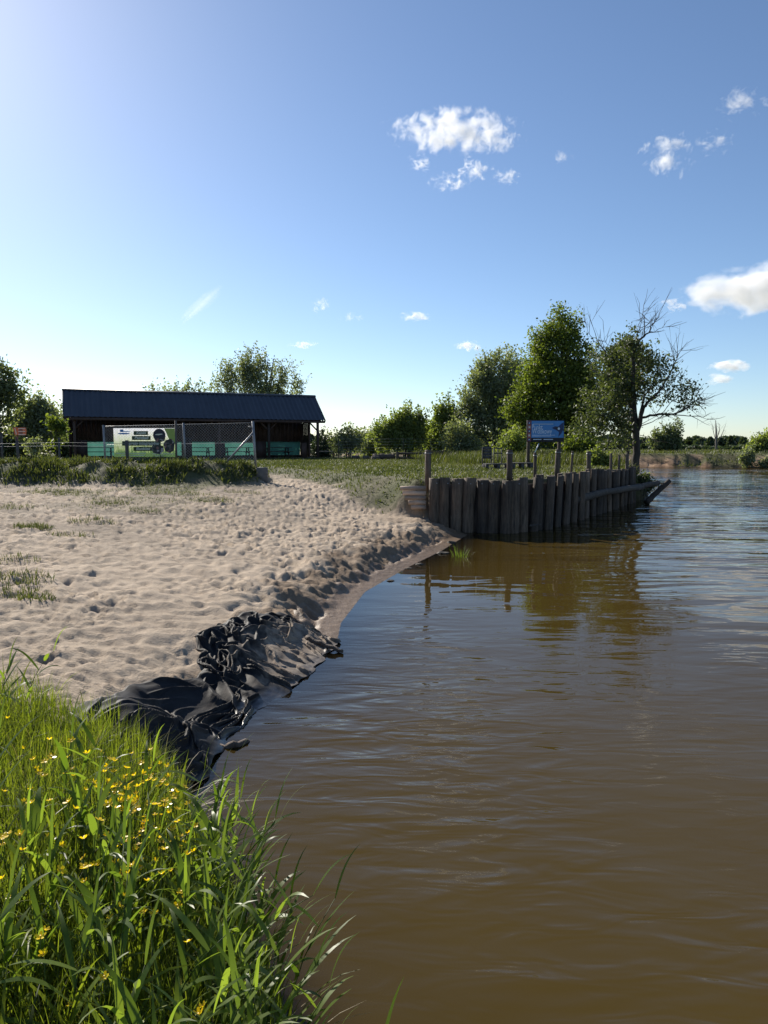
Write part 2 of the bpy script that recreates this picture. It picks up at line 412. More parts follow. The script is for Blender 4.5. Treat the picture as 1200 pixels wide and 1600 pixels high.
PROF = {
    'grass': ([-3, -.3, 0, .15, .5, 1, 4], [-1, -.3, -.02, .2, .42, .54, .6]),
    'beach': ([-6, -1, -.4, 0, .2, .36, .64, 1.1, 4, 10, 17, 24, 40], [-1.2, -.22, -.07, 0, .04, .085, .22, .33, .52, .80, 1.0, 1.27, 1.36]),
    'wall': ([-3, 0, .06, .2, 2, 10], [-1.3, -.7, -.3, 1.24, 1.28, 1.33]),
    'nat': ([-4, 0, .5, 1.6, 6, 20], [-1.2, 0, .6, 1.12, 1.3, 1.36]),
    'far': ([-4, 0, .8, 2.0, 2.5, 3.2, 30, 300, 3000], [-1.2, 0, .28, .62, 1.3, 1.42, 1.6, 2.1, 2.2])}
LAWN = np.array([(1.05, 19.5), (.35, 21.3), (-.8, 24.4), (-2.9, 28.3), (-4.6, 31), (-6, 40), (-6, 70), (9, 66), (13.5, 54), (12.6, 44), (11.7, 36), *WIN[:0:-1]], dtype=float)
def seg_dist(x, y, a, b):
    dx, dy = b[0] - a[0], b[1] - a[1]; t = np.clip(((x - a[0]) * dx + (y - a[1]) * dy) / (dx * dx + dy * dy + 1e-9), 0, 1)
    return np.hypot(x - a[0] - t * dx, y - a[1] - t * dy)
def in_poly(x, y, P):
    r = np.zeros(np.shape(x), dtype=bool)
    for i in range(len(P)):
        (x1, y1), (x2, y2) = P[i], P[(i + 1) % len(P)]
        if y1 == y2: continue
        r ^= ((y1 > y) != (y2 > y)) & (x < (x2 - x1) * (y - y1) / (y2 - y1) + x1)
    return r
def sdf(x, y, P):
    d = np.full(np.shape(x), 1e9)
    for i in range(len(P)): d = np.minimum(d, seg_dist(x, y, P[i], P[(i + 1) % len(P)]))
    return np.where(in_poly(x, y, P), -d, d)
# footprints and scuffs of the beach, a height map of its own
BX0, BY0, BS = -17.0, 3.0, .03
BW, BH = 720, 960
def beach_map():
    hm = np.zeros((BH, BW)); yy, xx = np.mgrid[0:BH, 0:BW]; X = BX0 + xx * BS; Y = BY0 + yy * BS
    hm += (fbm(X * 1.1, Y * 1.5, 3, 3) - .5) * .10
    wx_, wy_ = X + .22 * (fbm(X * 1.7, Y * 1.7, 2, 8) - .5), Y + .22 * (fbm(X * 1.7 + 9, Y * 1.7, 2, 9) - .5)
    n1 = fbm(wx_ * 2.8, wy_ * 4.2, 2, 11); hm += -np.maximum(0, 1 - np.abs(n1 - .5) * 7) * .045
    n2 = fbm(wx_ * 5.2 + 40, wy_ * 7.6, 2, 13); hm += (1 - np.abs(n2 - .5) * 3.2) * .050
    n3 = fbm(wx_ * 10, wy_ * 14, 2, 14); hm += (n3 - .5) * .07
    r = np.random.default_rng(21)
    def stamp(cx, cy, ang, a, b, dep, rim):
        rad = int(max(a, b) * 2.0 / BS) + 1; ix, iy = int((cx - BX0) / BS), int((cy - BY0) / BS)
        x0, x1, y0, y1 = max(ix - rad, 0), min(ix + rad, BW), max(iy - rad, 0), min(iy + rad, BH)
        if x1 <= x0 or y1 <= y0: return
        dx = X[y0:y1, x0:x1] - cx; dy = Y[y0:y1, x0:x1] - cy; c, s = math.cos(ang), math.sin(ang)
        q = np.sqrt(((dx * c + dy * s) / a) ** 2 + ((-dx * s + dy * c) / b) ** 2)
        hm[y0:y1, x0:x1] += -dep * np.clip(1 - q ** 2, 0, 1) ** .9 * (1 + .5 * (dx * c + dy * s) / a) + rim * np.exp(-((q - 1.2) / .3) ** 2)
    # tracks: walkers leave paired steps along wandering lines
    for k in range(150):
        cx, cy = r.uniform(-13, 2), r.uniform(4, 28); ang = r.uniform(0, 6.28) if k % 3 else R(100) + r.normal() * .25
        for s in range(r.integers(8, 26)):
            ang += r.normal() * .07; cx += math.cos(ang) * .55; cy += math.sin(ang) * .55; sd_ = .1 if s % 2 else -.1
            stamp(cx - math.sin(ang) * sd_ + r.normal() * .03, cy + math.cos(ang) * sd_, ang + r.normal() * .2, r.uniform(.13, .17), r.uniform(.055, .075), r.uniform(.02, .045), r.uniform(.008, .020))
    for k in range(7000):
        cx = r.uniform(-14, 2.2); cy = 4 + 24 * r.random() ** .85
        if cx < -4 and r.random() < .3: continue
        stamp(cx, cy, r.uniform(0, 3.14), r.uniform(.07, .15), r.uniform(.04, .075), r.uniform(.012, .042), r.uniform(.006, .020))
    # a smoother sweep where things were dragged to the water
    sm = hm.copy()
    for _ in range(6):
        sm[1:-1, 1:-1] = (sm[:-2, 1:-1] + sm[2:, 1:-1] + sm[1:-1, :-2] + sm[1:-1, 2:] + sm[1:-1, 1:-1]) / 5
    w = np.clip(np.exp(-((X + 2.6 + .25 * (Y - 9)) / 1.5) ** 2 - ((Y - 9.5) / 3.2) ** 2) * 1.1, 0, .8) * sstep(.35, .6, fbm(X * .6, Y * .6, 2, 5) + .12)
    hm = hm * (1 - w) + sm * w
    for k in range(7):                        # drag lines running down to the waterline
        x0, y0 = r.uniform(-4.5, -1.5), r.uniform(9, 14); an = R(-50) + r.normal() * .12; ln = r.uniform(2, 4)
        u = (X - x0) * math.cos(an) + (Y - y0) * math.sin(an); v = -(X - x0) * math.sin(an) + (Y - y0) * math.cos(an)
        e = sstep(0, .4, u) * (1 - sstep(ln - .4, ln, u)); v = v + .06 * np.sin(u * 1.3 + k)
        hm += e * (-.025 * np.exp(-(v / .05) ** 2) + .014 * np.exp(-((v - .1) / .05) ** 2))
    return hm
BMAP = beach_map()
def bilin(x, y):
    u = np.clip((x - BX0) / BS, 0, BW - 1.001); v = np.clip((y - BY0) / BS, 0, BH - 1.001)
    i, j = u.astype(int), v.astype(int); fu, fv = u - i, v - j
    val = (BMAP[j, i] * (1 - fu) + BMAP[j, i + 1] * fu) * (1 - fv) + (BMAP[j + 1, i] * (1 - fu) + BMAP[j + 1, i + 1] * fu) * fv
    edge = np.minimum.reduce([x - BX0, BX0 + BW * BS - x, y - BY0, BY0 + BH * BS - y])
    return val * sstep(0, 1.0, edge)
MOUND = np.array([(-80, 19.0), (-24, 20.6), (-14, 21.7), (-9, 22.6), (-4.0, 24.2), (0, 25.6)])
def terrain(x, y, full=False):
    x = np.asarray(x, dtype=float); y = np.asarray(y, dtype=float)
    dt = {k: np.full(x.shape, 1e9) for k in PROF}
    for i in range(len(SP_)):
        j = (i + 1) % len(SP_)
        if j == 0: continue
        dt[ST[i]] = np.minimum(dt[ST[i]], seg_dist(x, y, SP_[i], SP_[j]))
    d = np.minimum.reduce(list(dt.values())); ins = in_poly(x, y, SP_)
    sd = np.where(ins, -d, d)
    num = den = 0; ld = sdf(x, y, LAWN); front = (ld > 0) * (x < 2.4) * (1 - sstep(19.5, 23, y)) * sstep(-6, -1, x)
    for k, (a, b) in PROF.items():
        w = 1 / (np.minimum(dt[k], 1e4) ** 4 + .02); w = w * (1 - .9999 * front) if k == 'wall' else w; num = num + w * np.interp(sd, a, b); den = den + w
    h = num / den
    lawn = 1 - sstep(-.25, 1.0, ld + (fbm(x * .8, y * .8, 3, 41) - .5) * .7)
    lawn = np.where(sd > 0, lawn, 0); lawn = np.where((dt['wall'] < 3) & (ld > .05) & (y < 20.5) & (x > 1.0), 0, lawn)
    lawn = np.where((ld > .0) & (x > -1.5), lawn * sstep(19.3, 19.9, y + .9 * np.maximum(0, .2 - x)), lawn)
    cover = np.where(sd > .1, 1 - sstep(.5, 1.5, ld + (fbm(x * 1.3, y * 1.3, 3, 42) - .5) * 1.2), 0) * (y > 20.2 - .45 * np.maximum(0, 1 - x)) * np.where((x > 1.0) & (ld > .02), 0, 1)
    h = np.where(sd > .03, h * (1 - lawn) + (1.29 + .04 * fbm(x * .5, y * .5, 3, 9)) * lawn, h)
    # soil bank carrying the fence
    cr = np.interp(x, MOUND[:, 0], MOUND[:, 1]) + (fbm(x * .6, y * .0 + 3, 3, 76) - .5) * 1.2; dy = y - cr
    mn = fbm(x * .7, y * .7, 4, 77); xe = 1 - sstep(-5.0, -3.7, x + (mn - .5) * 1.2 + .1 * dy)
    mw = np.exp(-(dy / np.where(dy < 0, 1.4, 5.0)) ** 2) * xe
    h = h + np.exp(-(dy / np.where(dy < 0, 1.15, 2.2)) ** 2) * xe * .30 + mw * (.36 + .30 * (mn - .5)) + np.exp(-(dy / 2.0) ** 2) * xe * (fbm(x * 2.2, y * 2.2, 3, 78) - .5) * .26
    gb = sstep(-.35, .1, (4.35 + .45 * np.maximum(0, -1.7 - x)) - y) * (sd > 0) * (x < 2) * (y < 8)
    fargr = (dt['far'] < np.minimum(dt['beach'], dt['nat'])).astype(float)
    cover = np.maximum(cover, lawn); beach = (sd > 0) * (x < 2.6) * (1 - cover) * (1 - gb) * (1 - fargr) * (1 - np.clip(mw * 1.5, 0, 1))
    back = np.maximum(sstep(28, 31.5, y + (fbm(x * .5, y * .5, 3, 55) - .5) * 3), sstep(-.5, .5, dy) * xe) * (1 - fargr)
    sandw = beach * (1 - back)
    pathw = np.exp(-((x + 4.6 + (y - 30) * .25) / 1.1) ** 2) * sstep(25, 28, y) * (1 - sstep(31, 34, y))
    sandw = np.clip(sandw + pathw * (1 - np.clip(mw * 2, 0, 1)) * .9, 0, 1)
    sandw = sandw * (1 - .55 * sstep(.42, .66, fbm(x * .7, y * 1.1, 4, 68)) * sstep(9, 17, y) * sstep(-1.5, -5, x) - .22 * sstep(.45, .65, fbm(x * .9, y * 1.3, 4, 69)))
    scarp = sstep(.2, .36, sd) * (1 - sstep(1.0, 1.6, sd))
    rough = sandw * sstep(.15, .45, sd)
    h = h + rough * bilin(x, y) * (.84 + .16 * sstep(10, 18, y)) * (.35 + .65 * sstep(.6, 2.5, np.hypot(x - 1.2, y - 18.8)))
    h = h + np.where(dt['beach'] < 2.2, 1, 0) * scarp * (fbm(x * 2.6, y * 2.6, 3, 91) - .5) * .22 * (y > 8)
    h = h + (1 - fargr) * np.clip(lawn + back, 0, 1) * (fbm(x * 1.7, y * 1.7, 3, 15) - .5) * .07
    h = h + fargr * np.exp(-((sd - 1.3) / 1.2) ** 2) * (fbm(x * .6, y * .8, 5, 31) - .5) * 1.5
    if not full: return h
    # what grows where
    tuft = sstep(.56, .66, fbm(x * .55, y * .9, 4, 66)) * sstep(13, 17, y) * (x < -3.5) * sstep(24.5, 20, y) * .0
    leftg = sstep(.47, .62, fbm(x * .5, y * .8, 4, 67)) * sstep(14, 21, y) * sstep(-3.0, -5.5, x)
    grass = np.clip(cover * (.62 + .75 * fbm(x * .35, y * .5, 4, 25)) + gb + fargr * sstep(2.2, 3.0, sd) + back * (1 - pathw) * (1 - lawn) * (.3 + .8 * fbm(x * .4, y * .6, 4, 27)) + np.clip(mw * 1.5, 0, 1) * sstep(.20, .36, fbm(x * 1.1, y * 1.4, 3, 29)) + leftg * .75 + (sd > 0) * (dt['nat'] < dt['beach']) * (1 - lawn) * .8, 0, 1)
    wet = np.clip((1 - sstep(.35, .9, sd + (fbm(x * 1.5, y * 1.5, 3, 19) - .5) * .5)) * (1 - gb), 0, 1)
    wet = np.maximum(wet, .8 * (1 - sstep(.65, 1.25, sd + (fbm(x * 2.0, y * 2.0, 3, 23) - .5) * 1.4)) * sstep(7.2, 8.6, y) * (dt['beach'] < 3) * (1 - gb))
    wet = np.maximum(wet, .75 * np.exp(-((x - 1.0) / 1.2) ** 2 - ((y - 17.2) / 2.2) ** 2) * sstep(.3, .6, fbm(x * 1.2, y * 1.2, 3, 20)))
    wet = wet * np.where(x > 2.6, 1 - sstep(.2, .45, h), 1)
    soil = np.clip(fargr * (1 - sstep(2.2, 2.9, sd)) * sstep(.40, .50, fbm(x * .3, y * .5, 4, 33) + .10 * (x < 26)), 0, 1)
    farveg = fargr * (1 - sstep(2.2, 2.9, sd)) * (1 - soil / np.maximum(soil.max(), 1e-6))
    grass = np.clip(grass + farveg * .8, 0, 1)
    return h, sd, dict(sand=sandw, grass=grass, wet=wet, soil=soil, lawn=cover, gb=gb, mound=mw, far=fargr, back=back, leftg=leftg)
def ground_z(x, y): return float(terrain(np.array([x]), np.array([y]))[0])
def polar(rows, angs):
    r, a = np.meshgrid(rows, angs, indexing='ij'); x = r * np.sin(a); y = r * np.cos(a)
    nr, na = len(rows), len(angs); i = np.arange(nr - 1)[:, None] * na; j = np.arange(na)[None, :]; j2 = (j + 1) % na
    q = np.stack([i + j, i + j2, i + na + j2, i + na + j], -1).reshape(-1, 4)
    t = None
    return x.ravel(), y.ravel(), q
def geo(a, b, k): return np.exp(np.linspace(math.log(a), math.log(b), k))
ANG = np.concatenate([np.radians(np.arange(-36, 36, .08)), np.radians(np.arange(36, 324, 3.0))])
rows = np.concatenate([geo(.3, 3.8, 90)[:-1], geo(3.8, 34, 345)[:-1], geo(34, 110, 90)[:-1], geo(110, 9000, 70)])
gx, gy, gq = polar(rows, ANG)
gh, gsd, gk = terrain(gx, gy, True)
col = np.stack([gk['sand'], gk['grass'], gk['wet'], np.ones_like(gh)], 1)
na = len(ANG)
gv = np.stack([gx, gy, gh], 1); gv = np.vstack([gv, [[0, 0, .55]]]); c0 = len(gv) - 1
ctri = [(c0, (k + 1) % na, k) for k in range(na)]
col = np.vstack([col, [[0, 1, 0, 1]]]); soil = np.append(gk['soil'], 0)
me = mesh_np('ground', gv, gq, ctri, {'gm': ('FLOAT_COLOR', col), 'soil': ('FLOAT', soil)}, smooth=True, mats=[M['ground']])
ground = tag(link('ground', me), kind='structure')

# ------------------------------------------------------------------ river
wa = np.concatenate([np.radians(np.arange(-36, 36, .3)), np.radians(np.arange(36, 324, 4.0))])
wr = np.concatenate([geo(.3, 60, 260)[:-1], geo(60, 420, 60)])
wx, wy, wq = polar(wr, wa)
wh, wsd, _ = terrain(wx, wy, True)
keep = wsd < 1.5
wq = wq[keep[wq].all(1)]
used = np.unique(wq); remap = np.full(len(wx), -1); remap[used] = np.arange(len(used)); wq = remap[wq]
wx, wy, wh, wsd = wx[used], wy[used], wh[used], wsd[used]
depth = np.clip(-wh, 0, 3)
rip = .26 + .85 * sstep(1.5, 8, wx + (wy - 14) * .12) * sstep(5, 13, wy) + .30 * sstep(7, 12, wy)
rip *= .35 + 1.2 * sstep(.3, .65, fbm(wx * .22, wy * .13, 3, 44))
rip *= .5 + .5 * sstep(0, 1.2, -wsd); rip *= .75 - .52 * np.exp(-((wx - 5.0) / 2.6) ** 2 - ((wy - 14.5) / 5) ** 2)
near = (1 - sstep(6.5, 11.5, np.hypot(wx, wy))) * .62 * (.35 + .9 * sstep(.35, .65, fbm(wx * .5, wy * .4, 3, 45))) * (.3 + .7 * sstep(0, 1.0, -wsd))
me = mesh_np('river', np.stack([wx, wy, np.zeros_like(wx)], 1), wq, None, {'depth': ('FLOAT', depth), 'rip': ('FLOAT', rip), 'near': ('FLOAT', near)}, smooth=True, mats=[M['water']])
river = tag(link('river', me), kind='structure')
# ------------------------------------------------------------------ open timber shed
SH_A = Vector((-20.55, 48.8)); SH_TH = R(67)
SU = Vector((math.sin(SH_TH), math.cos(SH_TH))); SV = Vector((-SU.y, SU.x))
def shed_u(px):                                   # where a photo column meets the front line of the shed
    k = (px - 600) / F; return (SH_A.x - k * SH_A.y) / (k * SU.y - SU.x)
GZ = 1.34
SL = shed_u(497)                                  # length between the end posts
EAVE, RIDGE, SW = 2.93, 4.74, 4.2
shed_rot = math.atan2(SU.y, SU.x)
shed = thing('timber_shed', 'long open brown timber shed with dark blue corrugated metal roof on the far grass', 'shed', (SH_A.x, SH_A.y, GZ), shed_rot)
def corrugated(y0, z0, y1, z1, u0, u1, pitch=.33, amp=.036):
    n = int((u1 - u0) / (pitch / 6)); us = np.linspace(u0, u1, n)
    ph = (us / pitch) % 1.0; hgt = amp * np.clip(1.6 - np.abs(ph - .5) * 5.0, 0, 1)
    ny, nz = -(z1 - z0), (y1 - y0); ln = math.hypot(ny, nz); ny /= ln; nz /= ln
    if nz < 0: ny, nz = -ny, -nz
    vs = []; rowsn = 5
    for k in range(rowsn):
        f = k / (rowsn - 1); y = y0 + (y1 - y0) * f; z = z0 + (z1 - z0) * f - .012 * math.sin(math.pi * f)
        vs.append(np.stack([us, y + ny * hgt, z + nz * hgt], 1))
    vs = np.concatenate(vs); i = np.arange(rowsn - 1)[:, None] * n + np.arange(n - 1)[None, :]
    q = np.stack([i, i + 1, i + n + 1, i + n], -1).reshape(-1, 4); return vs, q
OH = .5
v1, q1 = corrugated(-.42, EAVE - .12, SW / 2, RIDGE, -.45, SL + OH)
v2, q2 = corrugated(SW + .42, EAVE - .12, SW / 2, RIDGE, -.45, SL + OH)
roof = link('roof', mesh_np('roof', np.vstack([v1, v2]), np.vstack([q1, q2 + len(v1)]), None, None, False, [M['roof']]), shed)
mb = MB()
for s in (-1, 1):
    mb.bar((-.46, SW / 2 + s * .09, RIDGE + .0), (SL + OH + .01, SW / 2 + s * .09, RIDGE + .0), .2, .02, (0, s * .7, .75))
mb.build('ridge_cap', M['roof'], roof)
mb = MB()                                          # rafters, plates and barge boards below the sheets
for u in np.arange(0, SL + .3, 1.15):
    mb.bar((u, -.40, EAVE - .22), (u, SW / 2, RIDGE - .1), .07, .14); mb.bar((u, SW + .40, EAVE - .22), (u, SW / 2, RIDGE - .1), .07, .14)
for u in (-.42, SL + OH - .04):
    mb.bar((u, -.44, EAVE - .20), (u, SW / 2, RIDGE - .09), .03, .2); mb.bar((u, SW + .44, EAVE - .20), (u, SW / 2, RIDGE - .09), .03, .2)
mb.bar((-.40, -.40, EAVE - .25), (SL + OH - .06, -.40, EAVE - .25), .025, .16)
mb.bar((-.3, 0, EAVE - .06), (SL + .25, 0, EAVE - .06), .16, .2); mb.bar((-.3, SW, EAVE - .06), (SL + .25, SW, EAVE - .06), .16, .2)
mb.build('roof_frame', M['shed_wood'], shed)
front_u = [shed_u(p) for p in (119, 199, 287, 300, 344, 403, 421, 459)] + [SL]
for u in front_u[:1] + front_u[2:3] + front_u[4:5] + front_u[6:7] + front_u[8:]:
    MB().box((u, 0, (EAVE - .16) / 2), (.17, .17, EAVE - .16), bev=.012).build('post', M['shed_wood'], shed)
for u in np.linspace(0, SL, 6):
    MB().box((u, SW, (EAVE - .16) / 2), (.16, .16, EAVE - .16), bev=.012).build('post', M['shed_wood'], shed)
for u in (0, SL):
    MB().box((u, SW * .5, (EAVE - .1) / 2), (.14, .14, EAVE - .1), bev=.01).build('post', M['shed_wood'], shed)
for u, s in [(front_u[0], 1), (front_u[2], 1), (front_u[2], -1), (front_u[4], 1), (front_u[4], -1), (front_u[6], 1), (front_u[6], -1), (SL, -1)]:
    MB().bar((u + s * .07, .0, EAVE - .85), (u + s * .72, .0, EAVE - .19), .09, .11, (0, 1, 0)).build('brace', M['shed_wood'], shed)
def boards(name, a, b, z0, z1, step=.16, th=.03, parent=shed):
    a, b = Vector(a), Vector(b); d = (b - a); Ln = d.length; d.normalize(); n = max(1, int(Ln / step)); w = Ln / n; mb = MB()
    for k in range(n):
        c = a + d * (k + .5) * w; off = Vector((-d.y, d.x)) * (.018 if k % 2 else -.018)
        mb.bar((c.x + off.x, c.y + off.y, z0), (c.x + off.x, c.y + off.y, z1), w + .012, th, (-d.y, d.x, 0))
    return mb.build(name, M['shed_wood'], parent)
ulen = shed_u(478)
boards('back_wall', (.05, SW - .12), (SL - .1, SW - .12), 1.22, EAVE - .18)
boards('back_wall', (.05, SW - .12), (SL - .1, SW - .12), .02, .22)
boards('side_wall', (-.1, .1), (-.1, SW - .1), .02, EAVE - .2)
boards('side_wall', (SL + .06, SW * .62), (SL + .06, SW - .1), .02, EAVE - .2)
for k in range(5):                                # teal netting stretched behind the lower half
    u0, u1 = .1 + k * (SL - .2) / 5, .1 + (k + 1) * (SL - .2) / 5; n = 14
    us = np.linspace(u0 + .09, u1 - .09, n); zs = np.linspace(.20, 1.26, 7); U, Z = np.meshgrid(us, zs)
    Yv = SW - .18 + .02 * np.sin(U * 3.1 + Z * 2) + .015 * np.sin(U * 7 + k)
    i = np.arange(6)[:, None] * n + np.arange(n - 1)[None, :]
    link('netting', mesh_np('netting', np.stack([U.ravel(), Yv.ravel(), Z.ravel()], 1), np.stack([i, i + 1, i + n + 1, i + n], -1).reshape(-1, 4), None, None, True, [M['teal']]), shed)
# low front rails, darker panels seen against the netting
for a, b, z0, z1 in ((.2, 1.0, .05, 1.3), (front_u[3] - .35, front_u[3] + .1, .05, 1.5), (front_u[4] - .1, front_u[4] + .45, .05, 1.15), (front_u[6] - .9, front_u[6] - .1, .05, 1.25), (SL - 1.15, SL - .75, .05, 1.15)):
    MB().box(((a + b) / 2, .35, (z0 + z1) / 2), (b - a, .05, z1 - z0)).build('rail_panel', M['shed_wood'], shed)
mb = MB(); mb.box((SL / 2, SW / 2, .0), (SL + .3, SW + .2, .10)); mb.build('floor_slab', M['shed_wood'], shed)
def shed_pt(u, v): p = SH_A + SU * u + SV * v; return (p.x, p.y, GZ + .052)
def picnic(u, v, label, ln=2.2):
    t = thing('picnic_table', label, 'picnic table', shed_pt(u, v), shed_rot, 'picnic tables under the shed roof')
    mb = MB()
    for k in range(5): mb.box((0, -.32 + k * .16, .74), (ln, .15, .045))
    mb.build('tabletop', M['shed_wood'], t)
    for s in (-1, 1):
        mb = MB()
        for k in range(2): mb.box((0, s * (.62 + k * .15), .45), (ln, .14, .04))
        mb.build('bench', M['shed_wood'], t)
    for s in (-1, 1):
        mb = MB(); x = s * (ln / 2 - .3)
        mb.bar((x, -.3, .71), (x, -.62, 0), .07, .1); mb.bar((x, .3, .71), (x, .62, 0), .07, .1); mb.bar((x, -.72, .40), (x, .72, .40), .06, .09)
        mb.build('leg', M['shed_wood'], t)
picnic(shed_u(158), 2.6, 'dark picnic table under the shed roof, half hidden by the banner')
picnic(shed_u(382), 2.4, 'dark picnic table in the shed behind the slanting fence strut')
picnic(shed_u(446), 2.4, 'dark picnic table at the open right end of the shed')
picnic(shed_u(318), 2.7, 'dark picnic table in the shed between the banner and the fence strut')

# ------------------------------------------------------------------ fences
def gz(x, y): return ground_z(x, y)
fence = thing('chain_link_fence', 'diamond mesh fence with leaning steel posts on the soil bank before the shed', 'fence', (-7.5, 24.9, 1.3))
FO = Vector((-7.5, 24.9, 1.3))
def fp(px, py, Y): return at_y(px, py, Y) - FO
def fpost(p0, p1, Y, r, mat, parent=fence, name='post'):
    a, b = fp(*p0, Y), fp(*p1, Y); a.z = min(a.z, gz(a.x + FO.x, Y) - FO.z - .1)
    return MB().tube([a, b], r, 8).build(name, mat, parent, True)
fpost((165, 728), (161.5, 664), 24.9, .036, M['galv']); fpost((290, 728), (286.5, 661), 24.9, .038, M['galv'])
ep = fpost((400, 726), (395, 658), 24.9, .042, M['galv'])
fpost((276, 738), (274.5, 657), 24.5, .035, M['rust_pipe']); fpost((199, 728), (198, 688), 24.3, .06, M['rust_pipe'])
MB().tube([fp(395.5, 676, 24.9), fp(354, 722, 24.7)], .034, 7).build('strut', M['galv'], fence, True)
MB().tube([fp(395.0, 667, 24.95), fp(388, 667, 24.95)], .03, 6).build('bracket', M['galv'], ep, True)
# the woven wires
A0, A1 = fp(161.5, 666, 24.9), fp(395.5, 660.5, 24.9); B0, B1 = fp(164.5, 724, 24.9), fp(399.5, 723, 24.9)
mb = MB(); Wd = (A1 - A0).length; nst = 64
def fpt(u, v): return (A0.lerp(A1, u)).lerp(B0.lerp(B1, u), v) + Vector((0, .012 * math.sin(u * 40), 0))
vs_, qs_ = [], []
hgt = 1.30; du = hgt / Wd
for fam in (1, -1):
    for k in np.arange(-du, 1.0, .094 / Wd):
        u0, u1 = (k, k + du) if fam == 1 else (k + du, k); v0, v1 = 0.0, 1.0
        if u0 == u1: continue
        def clipu(u0, v0, u1, v1):
            if u0 < 0: v0 += (0 - u0) / (u1 - u0) * (v1 - v0); u0 = 0
            if u0 > 1: v0 += (1 - u0) / (u1 - u0) * (v1 - v0); u0 = 1
            return u0, v0
        a_ = clipu(u0, v0, u1, v1); b_ = clipu(u1, v1, u0, v0)
        if abs(a_[0] - b_[0]) < .002: continue
        mb.tube([fpt(*a_) + Vector((0, .006 * fam, 0)), fpt(*b_) + Vector((0, .006 * fam, 0))], .0032, 3, cap=False)
mb.build('mesh', M['wire'], fence)
for v in (.0, .5, 1.0):
    MB().tube([fpt(k / 12, v) + Vector((0, -.015, 0)) for k in range(13)], .006, 4).build('tension_wire', M['wire'], fence)
wf = thing('wire_fence', 'low strained wire fence with thin dark posts left of the shed', 'fence', (-12.5, 24.3, 1.3))
FO = Vector((-12.5, 24.3, 1.3))
for p0, p1, Y, r in (((4, 716), (2, 676), 27.0, .035), ((29.5, 729), (26, 682), 24.1, .045), ((93, 720), (92, 684), 26.5, .04)):
    fpost(p0, p1, Y, r, M['rust_pipe'], wf)
for y0, y1, Y in ((692.5, 692.5, 24.4), (697, 698, 26.8)):
    MB().tube([fp(-60 + k * 27.0, y0 + (y1 - y0) * k / 12 + .8 * math.sin(k * math.pi / 4), Y) for k in range(13)], .006, 5).build('strand', M['galv'], wf)
MB().tube([fp(-60, 668, 28.5), fp(2, 668, 28.5), fp(27, 667, 28.0)], .006, 5).build('strand', M['galv'], wf)

# ------------------------------------------------------------------ lettering and printed boards
def text_mesh(s, height, width=None, shear=0, bold=.0):
    cu = bpy.data.curves.new('lettering', 'FONT'); cu.body = s; cu.size = height; cu.shear = shear; cu.offset = bold; cu.resolution_u = 3
    o = bpy.data.objects.new('lettering', cu); COL.objects.link(o)
    dg = bpy.context.evaluated_depsgraph_get(); dg.update()
    me = bpy.data.meshes.new_from_object(o.evaluated_get(dg)); bpy.data.objects.remove(o)
    n = len(me.vertices); co = np.zeros(n * 3, dtype=np.float32); me.vertices.foreach_get('co', co); co = co.reshape(-1, 3)
    w = co[:, 0].max() - co[:, 0].min(); co[:, 0] -= co[:, 0].min()
    if width: co[:, 0] *= width / w
    co = np.stack([co[:, 0], np.zeros(n), co[:, 1]], 1); me.vertices.foreach_set('co', co.astype(np.float32).ravel()); me.update()
    return me
def letter(s, x, z, h, w, mat, parent, y=-.01, shear=0, bold=.0):
    me = text_mesh(s, h, w, shear, bold); me.materials.append(mat); return link('lettering', me, parent, (x, y, z))
def poly(parent, name, pts, y, mat, th=.003):
    bm = bmesh.new(); vs = [bm.verts.new((x, y, z)) for x, z in pts]; f = bm.faces.new(vs)
    r = bmesh.ops.extrude_face_region(bm, geom=[f]); bmesh.ops.translate(bm, vec=(0, th, 0), verts=[e for e in r['geom'] if isinstance(e, bmesh.types.BMVert)])
    bmesh.ops.recalc_face_normals(bm, faces=bm.faces)
    me = bpy.data.meshes.new(name); bm.to_mesh(me); bm.free(); me.materials.append(mat); return link(name, me, parent)
def ell(cx, cz, rx, rz, n=28, a0=0): return [(cx + rx * math.cos(2 * math.pi * k / n + a0), cz + rz * math.sin(2 * math.pi * k / n + a0)) for k in range(n)]
def rect(x0, z0, x1, z1): return [(x0, z0), (x1, z0), (x1, z1), (x0, z1)]
bl, br = at_y(178, 714, 24.75), at_y(274, 669, 24.75)
BWd, BHt = br.x - bl.x, br.z - bl.z
ban = thing('banner', 'printed advertising banner with green name bars and photos on the wire fence', 'banner', ((bl.x + br.x) / 2, 24.75, (bl.z + br.z) / 2))
hx, hz = BWd / 2, BHt / 2
n = 40; us = np.linspace(-hx, hx, n); zs = np.linspace(-hz, hz, 12); U, Z = np.meshgrid(us, zs)
Yv = .012 * np.sin(U * 4) * np.cos(Z * 2) + .006
i_ = np.arange(11)[:, None] * n + np.arange(n - 1)[None, :]
sheet_me = mesh_np('sheet', np.stack([U.ravel(), Yv.ravel() + .016, Z.ravel()], 1), np.stack([i_, i_ + 1, i_ + n + 1, i_ + n], -1).reshape(-1, 4), None, None, True, [M['meadow']])
link('sheet', sheet_me, ban)
def bp(fx, fz): return (-hx + fx * BWd, hz - fz * BHt)          # fractions of the banner, from its top left corner
def bar(fx0, fz0, fx1, fz1): (a, d), (c, b_) = bp(fx0, fz0), bp(fx1, fz1); poly(ban, 'name_bar', rect(a, b_, c, d), -.010, M['bar_green'])
